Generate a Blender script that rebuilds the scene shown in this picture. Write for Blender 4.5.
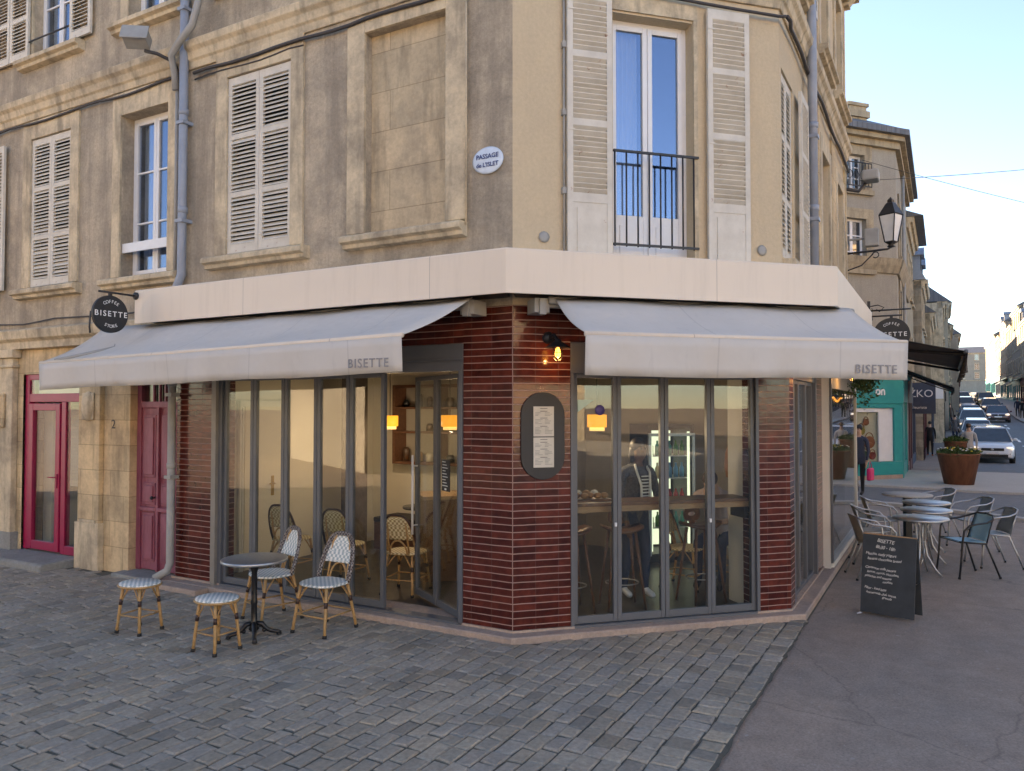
import bpy, bmesh, math, random
from mathutils import Vector, Matrix
random.seed(7)
R=math.radians; PI=math.pi
for o in list(bpy.data.objects): bpy.data.objects.remove(o)
S=bpy.context.scene; COL=S.collection
# ---------------------------------------------------------------- camera, sky, sun, exposure
FPX=770.0; CXP,CYP=512.0,385.5; CAMZ=2.15; PITCH=math.atan(21.5/FPX)
cd=bpy.data.cameras.new('camera'); cam=bpy.data.objects.new('camera',cd); COL.objects.link(cam)
cam.location=(0,0,CAMZ); cam.rotation_euler=(R(90)+PITCH,0,0)
cd.sensor_width=36; cd.lens=FPX/1024*36; cd.clip_end=3000; cd.clip_start=.05
S.camera=cam
SUN_EL=16.5; sdir=Vector((-.38,.925)).normalized()      # towards the sun, low behind the corner house
W=bpy.data.worlds.new('World'); S.world=W; W.use_nodes=True
nt=W.node_tree; nt.nodes.clear()
wo=nt.nodes.new('ShaderNodeOutputWorld'); bg=nt.nodes.new('ShaderNodeBackground'); sk=nt.nodes.new('ShaderNodeTexSky')
sk.sky_type='NISHITA'; sk.sun_disc=False; sk.sun_elevation=R(SUN_EL); sk.sun_rotation=math.atan2(sdir.x,sdir.y)
sk.air_density=.85; sk.dust_density=0.15; sk.ozone_density=3.5; sk.altitude=20
bg.inputs[1].default_value=.067
nt.links.new(sk.outputs[0],bg.inputs[0]); nt.links.new(bg.outputs[0],wo.inputs[0])
sl=bpy.data.lights.new('sun','SUN'); sl.energy=5.0; sl.angle=R(.5); sl.color=(1,.86,.68)
so=bpy.data.objects.new('sun',sl); COL.objects.link(so); so.location=(-30,30,30)
sv=Vector((sdir.x*math.cos(R(SUN_EL)),sdir.y*math.cos(R(SUN_EL)),math.sin(R(SUN_EL))))
so.rotation_euler=sv.to_track_quat('Z','Y').to_euler()
S.view_settings.view_transform='Standard'; S.view_settings.look='None'; S.view_settings.gamma=1
S.view_settings.exposure=2.93
S.view_settings.use_white_balance=True; S.view_settings.white_balance_temperature=8800; S.view_settings.white_balance_tint=18
S.render.engine='CYCLES'; S.cycles.max_bounces=8; S.cycles.transparent_max_bounces=16
S.cycles.caustics_reflective=False; S.cycles.caustics_refractive=False

# ---------------------------------------------------------------- frames of reference
AL=R(29.3); A=Vector((.01,7.17,0)); BM=R(15.5)
def frame(o,ax,zup=(0,0,1)):
    x=Vector((ax[0],ax[1],0)).normalized(); z=Vector((0,0,1)); y=z.cross(x)
    m=Matrix((x,y,z)).transposed().to_4x4(); m.translation=Vector(o); return m
FL=frame(A,(math.cos(AL),-math.sin(AL)))            # x<0 runs left along the passage side, y inwards
FM=frame(A,(math.cos(BM),math.sin(BM)))
B=A+2.965*Vector((math.cos(BM),math.sin(BM),0))
FR=frame(B,(math.sin(AL),math.cos(AL)))
TC=Vector((11.75,23.4,0))
FS=frame(TC,(math.sin(AL),math.cos(AL)))            # far street: x along it, y<0 towards the roadway
FT=frame(TC,(math.cos(R(20)),math.sin(R(20))))      # teal corner shop front, x<0 runs left
K=.414
def ray(px,py):
    x=(px-CXP)/FPX; y=-(py-CYP)/FPX
    return Vector((x,math.cos(PITCH)-y*math.sin(PITCH),math.sin(PITCH)+y*math.cos(PITCH)))
def hit(F,px,py,y=0):
    "local point on the plane y=const of frame F seen at a pixel"
    Fi=F.inverted(); c=Fi@Vector((0,0,CAMZ)); d=(Fi.to_3x3())@ray(px,py); t=(y-c.y)/d.y
    return c+d*t
def T(x,y=0,z=0): return Matrix.Translation((x,y,z))
def RZ(a): return Matrix.Rotation(a,4,'Z')
def RX(a): return Matrix.Rotation(a,4,'X')
def RY(a): return Matrix.Rotation(a,4,'Y')

# ---------------------------------------------------------------- materials
MATS={}
class NB:
    def __init__(s,name):
        s.m=bpy.data.materials.new(name); s.m.use_nodes=True; s.t=s.m.node_tree; s.n=s.t.nodes; s.l=s.t.links
        s.b=s.n['Principled BSDF']; s.out=s.n['Material Output']
    def N(s,t,**k):
        n=s.n.new(t)
        for a,v in k.items(): setattr(n,a,v)
        return n
    def L(s,a,b): s.l.new(a,b)
    def coord(s,scale=(1,1,1),loc=(0,0,0),rot=(0,0,0),kind='Object'):
        tc=s.N('ShaderNodeTexCoord'); mp=s.N('ShaderNodeMapping')
        mp.inputs['Scale'].default_value=scale; mp.inputs['Location'].default_value=loc; mp.inputs['Rotation'].default_value=rot
        s.L(tc.outputs[kind],mp.inputs[0]); return mp.outputs[0]
    def noise(s,vec,scale,detail=4,rough=.6):
        n=s.N('ShaderNodeTexNoise'); n.inputs['Scale'].default_value=scale; n.inputs['Detail'].default_value=detail; n.inputs['Roughness'].default_value=rough
        if vec is not None: s.L(vec,n.inputs['Vector'])
        return n.outputs['Fac']
    def ramp(s,fac,stops):
        r=s.N('ShaderNodeValToRGB'); e=r.color_ramp.elements
        while len(e)<len(stops): e.new(.5)
        for i,(p,c) in enumerate(stops): e[i].position=p; e[i].color=(c[0],c[1],c[2],1) if len(c)==3 else c
        s.L(fac,r.inputs[0]); return r.outputs[0]
    def mix(s,fac,a,b,mode='MIX'):
        m=s.N('ShaderNodeMix',data_type='RGBA',blend_type=mode)
        for sock,v in ((m.inputs[0],fac),(m.inputs[6],a),(m.inputs[7],b)):
            if hasattr(v,'is_output'): s.L(v,sock)
            elif isinstance(v,(int,float)): sock.default_value=v
            else: sock.default_value=(v[0],v[1],v[2],1)
        return m.outputs[2]
    def math(s,op,a,b=0,c=0):
        m=s.N('ShaderNodeMath',operation=op)
        for i,v in enumerate((a,b,c)):
            if hasattr(v,'is_output'): s.L(v,m.inputs[i])
            else: m.inputs[i].default_value=v
        return m.outputs[0]
    def base(s,c):
        if hasattr(c,'is_output'): s.L(c,s.b.inputs['Base Color'])
        else: s.b.inputs['Base Color'].default_value=(*c,1)
    def bump(s,h,strength=.3,dist=.01):
        b=s.N('ShaderNodeBump'); b.inputs['Strength'].default_value=strength; b.inputs['Distance'].default_value=dist
        s.L(h,b.inputs['Height']); s.L(b.outputs[0],s.b.inputs['Normal'])
    def rough(s,v):
        if hasattr(v,'is_output'): s.L(v,s.b.inputs['Roughness'])
        else: s.b.inputs['Roughness'].default_value=v
def simple(name,c,rough=.6,metal=0,var=.12,scale=6,bump=0,bscale=60,emis=None,spec=.5):
    if name in MATS: return MATS[name]
    q=NB(name); v=q.coord()
    n=q.noise(v,scale,5)
    hi=tuple(min(1,x*(1+var)) for x in c); lo=tuple(x*(1-var) for x in c)
    q.base(q.ramp(n,[(.3,lo),(.7,hi)])); q.rough(rough); q.b.inputs['Metallic'].default_value=metal
    q.b.inputs['Specular IOR Level'].default_value=spec
    if bump: q.bump(q.noise(v,bscale,4),bump,.004)
    if emis: q.b.inputs['Emission Color'].default_value=(*emis[0],1); q.b.inputs['Emission Strength'].default_value=emis[1]
    MATS[name]=q.m; return q.m
def stucco(name,c,dirty,blotch=.5,bs=.45,fa=.22):
    q=NB(name); v=q.coord(); big=q.noise(v,.9,12,.74); vs=q.coord((2.6,2.6,.22)); st=q.noise(vs,1.5,9,.7); fine=q.noise(v,28,6,.75)
    f=q.ramp(big,[(.40,(0,0,0)),(.60,(1,1,1))]); g=q.ramp(st,[(.45,(0,0,0)),(.62,(1,1,1))])
    c1=q.mix(q.math('MULTIPLY',f,blotch),c,dirty); c2=q.mix(q.math('MULTIPLY',g,blotch*.8),c1,dirty)
    gr=q.ramp(fine,[(.3,(1-fa,1-fa,1-fa)),(.7,(1+fa*.6,1+fa*.6,1+fa*.6))])
    q.base(q.mix(1.0,c2,gr,'MULTIPLY')); q.rough(.93); q.bump(fine,bs,.012); return q.m
def limestone(name,c=(.66,.545,.385),dirty=(.36,.30,.225),course=.0,bw=.6,ch=.33):
    q=NB(name); v=q.coord(); big=q.noise(v,2.1,7,.7); fine=q.noise(v,22,6,.7); vs=q.coord((3,3,.5)); st=q.noise(vs,2,5)
    c1=q.mix(q.ramp(big,[(.42,(0,0,0)),(.66,(1,1,1))]),c,dirty); c1=q.mix(q.ramp(st,[(.5,(0,0,0)),(.68,(.75,.75,.75))]),c1,(dirty[0]*.7,dirty[1]*.7,dirty[2]*.7))
    h=fine
    if course:
        sx=q.N('ShaderNodeSeparateXYZ'); q.L(v,sx.inputs[0]); cb=q.N('ShaderNodeCombineXYZ'); q.L(sx.outputs[0],cb.inputs[0]); q.L(sx.outputs[2],cb.inputs[1])
        br=q.N('ShaderNodeTexBrick'); q.L(cb.outputs[0],br.inputs['Vector']); br.inputs['Scale'].default_value=1
        br.inputs['Mortar Size'].default_value=.005; br.inputs['Brick Width'].default_value=bw; br.inputs['Row Height'].default_value=ch; br.inputs['Mortar Smooth'].default_value=.3
        br.inputs['Color1'].default_value=(.86,.86,.86,1); br.inputs['Color2'].default_value=(1.12,1.08,1.04,1); br.inputs['Mortar'].default_value=(.62,.6,.56,1)
        c1=q.mix(course,c1,q.mix(1.0,c1,br.outputs['Color'],'MULTIPLY'))
    gr=q.ramp(fine,[(.3,(.86,.86,.86)),(.7,(1.08,1.08,1.08))])
    q.base(q.mix(1.0,c1,gr,'MULTIPLY')); q.rough(.9); q.bump(h,.3,.012); return q.m
def tile_mat():
    q=NB('glazed_red_brick'); v=q.coord(); sx=q.N('ShaderNodeSeparateXYZ'); q.L(v,sx.inputs[0]); cb=q.N('ShaderNodeCombineXYZ'); q.L(sx.outputs[0],cb.inputs[0]); q.L(sx.outputs[2],cb.inputs[1])
    wn_=q.N('ShaderNodeTexNoise'); wn_.inputs['Scale'].default_value=5; q.L(v,wn_.inputs['Vector']); ws=q.N('ShaderNodeVectorMath',operation='MULTIPLY_ADD'); q.L(wn_.outputs['Color'],ws.inputs[0]); ws.inputs[1].default_value=(.010,.008,0); q.L(cb.outputs[0],ws.inputs[2])
    def brk(w,ms,c1,c2,cm):
        br=q.N('ShaderNodeTexBrick',offset=0.0); br.inputs['Scale'].default_value=1; q.L(ws.outputs[0],br.inputs['Vector'])
        br.inputs['Mortar Size'].default_value=ms; br.inputs['Mortar Smooth'].default_value=.25; br.inputs['Brick Width'].default_value=w; br.inputs['Row Height'].default_value=.066; br.inputs['Bias'].default_value=-.1
        for k,c in (('Color1',c1),('Color2',c2),('Mortar',cm)): br.inputs[k].default_value=(*c,1)
        return br
    br=brk(.225,.0038,(.065,.012,.009),(.135,.028,.019),(.11,.045,.04)); bh=brk(90,.0048,(0,0,0),(0,0,0),(1,1,1)); br2=brk(.225,0,(0,0,0),(1,1,1),(0,0,0))
    nz=q.noise(v,9,4); dark=q.ramp(nz,[(.35,(.65,.6,.6)),(.7,(1.35,1.3,1.25))])
    c=q.mix(1.0,br.outputs['Color'],dark,'MULTIPLY'); c=q.mix(bh.outputs['Fac'],c,(.37,.24,.21))
    # chipped glaze
    ch=q.ramp(q.noise(v,5.5,6,.75),[(.665,(0,0,0)),(.69,(1,1,1))]); c=q.mix(q.math('MULTIPLY',ch,.75),c,(.42,.22,.17))
    q.base(c)
    rr=q.math('ADD',q.math('MULTIPLY',bh.outputs['Fac'],.55),q.math('MULTIPLY',q.noise(v,14,3),.26)); q.rough(rr)
    h=q.math('ADD',q.math('MULTIPLY',q.math('SUBTRACT',1,q.math('MAXIMUM',br.outputs['Fac'],bh.outputs['Fac'])),1.0),q.math('ADD',q.math('MULTIPLY',q.noise(v,16,2),.35),q.math('MULTIPLY',br2.outputs['Color'],.25)))
    q.bump(h,.55,.006); return q.m
def glass(name,refl_ior=1.75,tint=(.93,.96,.95),floor=0.0,gcol=(.95,.97,1)):
    q=NB(name); q.n.remove(q.b); tr=q.N('ShaderNodeBsdfTransparent'); tr.inputs[0].default_value=(*tint,1); gl=q.N('ShaderNodeBsdfGlossy'); gl.inputs['Roughness'].default_value=0.004
    gl.inputs[0].default_value=(*gcol,1)
    lw=q.N('ShaderNodeLayerWeight'); lw.inputs['Blend'].default_value=.5; mx=q.N('ShaderNodeMixShader')
    v=q.coord(); nz=q.noise(v,1.2,2); b=q.N('ShaderNodeBump'); b.inputs['Strength'].default_value=.02; b.inputs['Distance'].default_value=.02; q.L(nz,b.inputs['Height']); q.L(b.outputs[0],gl.inputs['Normal'])
    f=q.math('ADD',q.math('MULTIPLY',q.math('POWER',lw.outputs['Facing'],4.5),1-refl_ior),refl_ior)
    q.L(f,mx.inputs[0]); q.L(tr.outputs[0],mx.inputs[1]); q.L(gl.outputs[0],mx.inputs[2]); q.L(mx.outputs[0],q.out.inputs[0]); return q.m
def paver_mat():
    q=NB('paving_setts'); at=q.N('ShaderNodeAttribute',attribute_name='tone'); v=q.coord(); n=q.noise(v,30,6,.7); n2=q.noise(v,1.1,5)
    c=q.mix(1.0,at.outputs['Color'],q.ramp(n,[(.3,(.72,.72,.72)),(.7,(1.22,1.22,1.22))]),'MULTIPLY')
    c=q.mix(q.ramp(n2,[(.42,(0,0,0)),(.75,(.55,.55,.55))]),c,(.155,.145,.125))
    q.base(c); q.rough(q.ramp(n,[(.3,(.72,.72,.72)),(.7,(.95,.95,.95))])); q.b.inputs['Specular IOR Level'].default_value=.3; q.bump(n,.5,.008); return q.m
def asphalt(name,c,c2):
    q=NB(name); v=q.coord(); vo=q.N('ShaderNodeTexVoronoi'); vo.inputs['Scale'].default_value=95; q.L(v,vo.inputs['Vector']); n2=q.noise(v,.6,6,.65); n3=q.noise(v,4,5)
    n=q.noise(v,60,4,.8)
    cc=q.mix(q.ramp(n2,[(.35,(0,0,0)),(.7,(1,1,1))]),c,c2); cc=q.mix(1.0,cc,q.ramp(n,[(.3,(.7,.7,.7)),(.75,(1.35,1.35,1.35))]),'MULTIPLY')
    cc=q.mix(1.0,cc,q.ramp(n3,[(.3,(.85,.85,.85)),(.7,(1.1,1.1,1.1))]),'MULTIPLY')
    spk=q.ramp(q.noise(v,17,2,.5),[(.70,(0,0,0)),(.72,(1,1,1))]); cc=q.mix(q.math('MULTIPLY',spk,.45),cc,(.4,.38,.35))
    # a few hairline cracks
    cr=q.N('ShaderNodeTexVoronoi',feature='DISTANCE_TO_EDGE'); cr.inputs['Scale'].default_value=.27
    wv=q.N('ShaderNodeVectorMath',operation='ADD'); nn=q.N('ShaderNodeTexNoise'); nn.inputs['Scale'].default_value=2.5; nn.inputs['Detail'].default_value=6; q.L(v,nn.inputs['Vector']); q.L(v,wv.inputs[0])
    sc=q.N('ShaderNodeVectorMath',operation='SCALE'); q.L(nn.outputs['Color'],sc.inputs[0]); sc.inputs['Scale'].default_value=.35; q.L(sc.outputs[0],wv.inputs[1]); q.L(wv.outputs[0],cr.inputs['Vector'])
    k=q.ramp(cr.outputs['Distance'],[(0,(.5,.5,.5)),(.004,(0,0,0))]); cc=q.mix(q.math('MULTIPLY',k,.6),cc,(.04,.035,.035))
    q.base(cc); q.rough(.88); q.bump(n,.5,.006); return q.m
def weave_mat(name,c1,c2,s=90):
    q=NB(name); v=q.coord(); ck=q.N('ShaderNodeTexChecker'); ck.inputs['Scale'].default_value=s; ck.inputs['Color1'].default_value=(*c1,1); ck.inputs['Color2'].default_value=(*c2,1); q.L(v,ck.inputs['Vector'])
    q.base(ck.outputs[0]); q.rough(.5); w=q.N('ShaderNodeTexWave'); w.inputs['Scale'].default_value=s*.5; q.L(v,w.inputs['Vector']); q.bump(w.outputs['Fac'],.5,.003); return q.m
def wood_mat(name,c1,c2,s=(2,2,14),rough=.5):
    q=NB(name); v=q.coord(s); n=q.noise(v,3,6,.6); q.base(q.ramp(n,[(.3,c1),(.7,c2)])); q.rough(rough); q.bump(n,.15,.004); return q.m
def awning_mat():
    q=NB('awning_canvas'); v=q.coord(); n=q.noise(v,2.2,6,.7); vs=q.coord((5,5,1.2)); n2=q.noise(vs,2,5,.6)
    c=q.mix(q.ramp(n,[(.4,(0,0,0)),(.75,(.7,.7,.7))]),(.585,.56,.53),(.54,.515,.48)); c=q.mix(q.ramp(n2,[(.58,(0,0,0)),(.8,(.4,.4,.4))]),c,(.38,.36,.35))
    sx=q.N('ShaderNodeSeparateXYZ'); q.L(v,sx.inputs[0]); fr_=q.math('FRACT',q.math('MULTIPLY',q.math('ADD',sx.outputs[0],.37),.83)); sm_=q.math('LESS_THAN',fr_,.012); c=q.mix(q.math('MULTIPLY',sm_,.25),c,(.28,.27,.27)); q.base(c); q.rough(.85); q.bump(q.noise(q.coord((1,1,1)),1.7,3,.5),.5,.08); return q.m
def shutter_mat():
    q=NB('aged_white_shutter_paint'); v=q.coord(); n=q.noise(v,3,6,.7); c=q.mix(q.ramp(n,[(.4,(0,0,0)),(.7,(.8,.8,.8))]),(.67,.635,.57),(.50,.465,.41))
    r=q.ramp(q.noise(v,11,6,.75),[(.635,(0,0,0)),(.66,(1,1,1))]); c=q.mix(q.math('MULTIPLY',r,.7),c,(.36,.19,.12)); q.base(c); q.rough(.75); q.bump(n,.2,.004); return q.m
def fascia_mat():
    q=NB('beige_fascia_paint'); v=q.coord((4,4,.35)); n=q.noise(v,2,8,.7); v2=q.coord(); sx=q.N('ShaderNodeSeparateXYZ'); q.L(v2,sx.inputs[0])
    c=q.mix(q.ramp(n,[(.5,(0,0,0)),(.75,(.35,.35,.35))]),(.75,.65,.545),(.54,.46,.38)); j=q.math('LESS_THAN',q.math('FRACT',q.math('MULTIPLY',q.math('ADD',sx.outputs[0],.6),.41)),.0028); c=q.mix(q.math('MULTIPLY',j,.6),c,(.25,.22,.2))
    q.base(c); q.rough(.55); q.bump(q.noise(v2,1.1,2),.12,.03); return q.m
def slate_mat():
    q=NB('slate_roof'); v=q.coord(); br=q.N('ShaderNodeTexBrick'); br.inputs['Scale'].default_value=4; q.L(v,br.inputs['Vector']); br.inputs['Color1'].default_value=(.09,.10,.115,1); br.inputs['Color2'].default_value=(.14,.15,.17,1); br.inputs['Mortar'].default_value=(.05,.05,.055,1); br.inputs['Mortar Size'].default_value=.015
    q.base(br.outputs[0]); q.rough(.55); q.bump(q.noise(v,5,4),.3,.02); return q.m
def distressed(name,c1,c2,rough=.5):
    q=NB(name); v=q.coord((3,3,.7)); n=q.noise(v,3,7,.7); q.base(q.ramp(n,[(.3,c1),(.72,c2)])); q.rough(rough); q.bump(n,.15,.005); return q.m
M=dict(
 stucco=stucco('roughcast_render',(.57,.475,.36),(.25,.215,.175),.80,.9), stucco2=stucco('smooth_render',(.62,.50,.345),(.50,.405,.29),.45,.4,.10),
 stucco3=stucco('grey_render',(.40,.37,.31),(.27,.25,.22),.5,.3),
 lime=limestone('limestone_dressing'), ashlar=limestone('limestone_ashlar',(.66,.51,.32),(.42,.32,.21),1.0,.55,.33), blind=limestone('blind_panel_limestone',(.60,.49,.34),(.40,.33,.24),1.0,3.0,.42),
 lime2=limestone('street_limestone',(.42,.37,.29),(.27,.25,.21),.6,.6,.35), lime4=limestone('shaded_street_stone',(.27,.24,.19),(.19,.18,.155),.5,.7,.4), lime3=limestone('street_limestone_warm',(.44,.37,.26),(.31,.26,.19),.5,.7,.4),  # lime4: shade of the right row put into a darker stone colour
 tile=tile_mat(), glass=glass('shop_glass',.045,(.90,.92,.90)), wglass=glass('window_glass',.27,(.8,.84,.88),0,(.50,.62,.82)), carglass=None,
 fascia=fascia_mat(), awning=awning_mat(), dawn=simple('charcoal_awning_canvas',(.085,.075,.07),.85,0,.1,4),
 frame=simple('grey_aluminium_frame',(.105,.115,.13),.42,.0,.07,3), frame2=simple('taupe_metal_frame',(.23,.21,.185),.5), white=simple('white_window_paint',(.75,.76,.78),.35,0,.04), shutter=shutter_mat(),
 pipe=simple('painted_downpipe',(.27,.31,.38),.45,0,.12,5), conduit=simple('grey_conduit',(.33,.33,.32),.6), iron=simple('black_ironwork',(.02,.02,.023),.45), cable=simple('dark_cable',(.045,.042,.045),.6),
 magenta=simple('magenta_door_paint',(.33,.012,.065),.32,0,.08), olddoor=distressed('faded_raspberry_paint',(.17,.028,.055),(.33,.10,.15)), slate=slate_mat(), zinc=simple('zinc_roof',(.22,.27,.34),.4,.3),
 curb=stucco('pink_granite_kerb',(.48,.36,.29),(.31,.25,.22),.6,.3), step=stucco('grey_stone_step',(.30,.31,.30),(.2,.2,.19),.6,.4), pkerb=stucco('pale_kerb_stone',(.5,.48,.45),(.38,.37,.35),.4,.2),
 paver=paver_mat(), joint=stucco('sett_joint_grit',(.125,.115,.095),(.085,.085,.065),.6,.5), asph=asphalt('footway_asphalt',(.34,.265,.215),(.27,.23,.20)), road=asphalt('road_asphalt',(.19,.195,.205),(.165,.17,.18)), pale=stucco('pale_paving',(.50,.485,.455),(.42,.405,.38),.5,.1),
 bamboo=wood_mat('rattan_cane',(.34,.18,.065),(.52,.32,.14),(30,30,9),.4), bind=simple('dark_cane_binding',(.045,.022,.018),.4), rubber=simple('rubber',(.02,.02,.02),.7),
 weave=weave_mat('blue_white_weave',(.80,.79,.74),(.34,.42,.43),38), weave2=weave_mat('cream_weave',(.72,.62,.40),(.34,.24,.11),38), edge=weave_mat('brown_white_edge_weave',(.03,.015,.018),(.30,.27,.25),55),
 tabletop=simple('dark_marbled_tabletop',(.085,.085,.085),.22,0,.5,9), steel=simple('brushed_aluminium',(.42,.43,.44),.42,.9,.12,30), castiron=simple('black_cast_iron',(.012,.012,.014),.33),
 slbeige=weave_mat('taupe_sling',(.42,.38,.31),(.32,.29,.23),120), slblue=weave_mat('pale_blue_sling',(.36,.60,.68),(.28,.50,.58),120), slgrey=weave_mat('grey_sling',(.34,.37,.36),(.26,.29,.28),120),
 chalk=simple('chalk',(.72,.74,.72),.9), board=simple('chalkboard',(.035,.045,.055),.75,0,.25,5), black=simple('black_sign_paint',(.018,.019,.022),.5), wsign=simple('white_lettering',(.8,.8,.8),.6), glet=simple('grey_awning_lettering',(.27,.27,.285),.8), paper=simple('menu_paper',(.62,.58,.50),.8), ink=simple('printed_ink',(.16,.15,.14),.8),
 enamel=simple('pale_blue_enamel',(.60,.70,.82),.25), navy=simple('navy_letters',(.03,.06,.2),.5), teal=simple('teal_shopfront_paint',(.0,.30,.30),.35,0,.06), tealb=simple('turquoise_shop_panel',(.01,.24,.33),.4), maroon=simple('maroon_shopfront_paint',(.09,.012,.02),.45), bluesign=simple('slate_blue_sign',(.035,.055,.10),.5),
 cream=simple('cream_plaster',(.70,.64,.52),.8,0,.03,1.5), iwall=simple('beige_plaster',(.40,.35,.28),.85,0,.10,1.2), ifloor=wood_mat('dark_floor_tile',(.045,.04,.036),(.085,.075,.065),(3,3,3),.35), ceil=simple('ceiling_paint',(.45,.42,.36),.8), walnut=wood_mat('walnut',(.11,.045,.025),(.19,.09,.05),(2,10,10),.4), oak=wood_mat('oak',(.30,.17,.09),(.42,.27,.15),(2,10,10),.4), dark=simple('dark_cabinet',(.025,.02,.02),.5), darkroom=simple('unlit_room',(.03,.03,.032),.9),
 marble=stucco('brown_marble',(.22,.18,.15),(.09,.07,.06),1.0,.02), white2=simple('white_plaster',(.68,.66,.60),.7,0,.04), brass=simple('brass',(.5,.33,.1),.3,.9), curtain=simple('net_curtain',(.72,.74,.76),.9,0,.05),
 bulb=simple('lit_bulb',(1,.6,.2),.4,emis=((1,.40,.08),.9)), shade=simple('lit_amber_shade',(.9,.5,.1),.5,emis=((1,.40,.04),.17)), shadeb=simple('lit_cream_diffuser',(.9,.7,.4),.5,emis=((1,.62,.22),.2)), cool=simple('lit_fridge_panel',(.7,.9,.85),.5,emis=((.75,1,.85),.17)), headl=simple('headlamp',(.8,.8,.8),.15,emis=((1,.9,.75),.12)), lampglass=simple('opal_lantern_glass',(.72,.76,.80),.25,0,.05),
 corten=distressed('corten_steel',(.13,.045,.022),(.26,.105,.055),.7), rust=simple('rust_orange',(.4,.13,.05),.8), orange=simple('orange_shoe',(.7,.13,.02),.6), pink=simple('pink_bag',(.75,.03,.16),.5),
 skin=simple('skin_light',(.52,.31,.22),.55), skind=simple('skin_deep',(.14,.07,.045),.5), hairb=simple('dark_hair',(.012,.01,.01),.55), hairg=simple('brown_hair',(.10,.06,.04),.6),
)
def col(name,c,r=.6,**k): return simple(name,c,r,**k)
M['carglass']=col('tinted_car_glass',(.05,.075,.10),.06,spec=.9)

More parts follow.
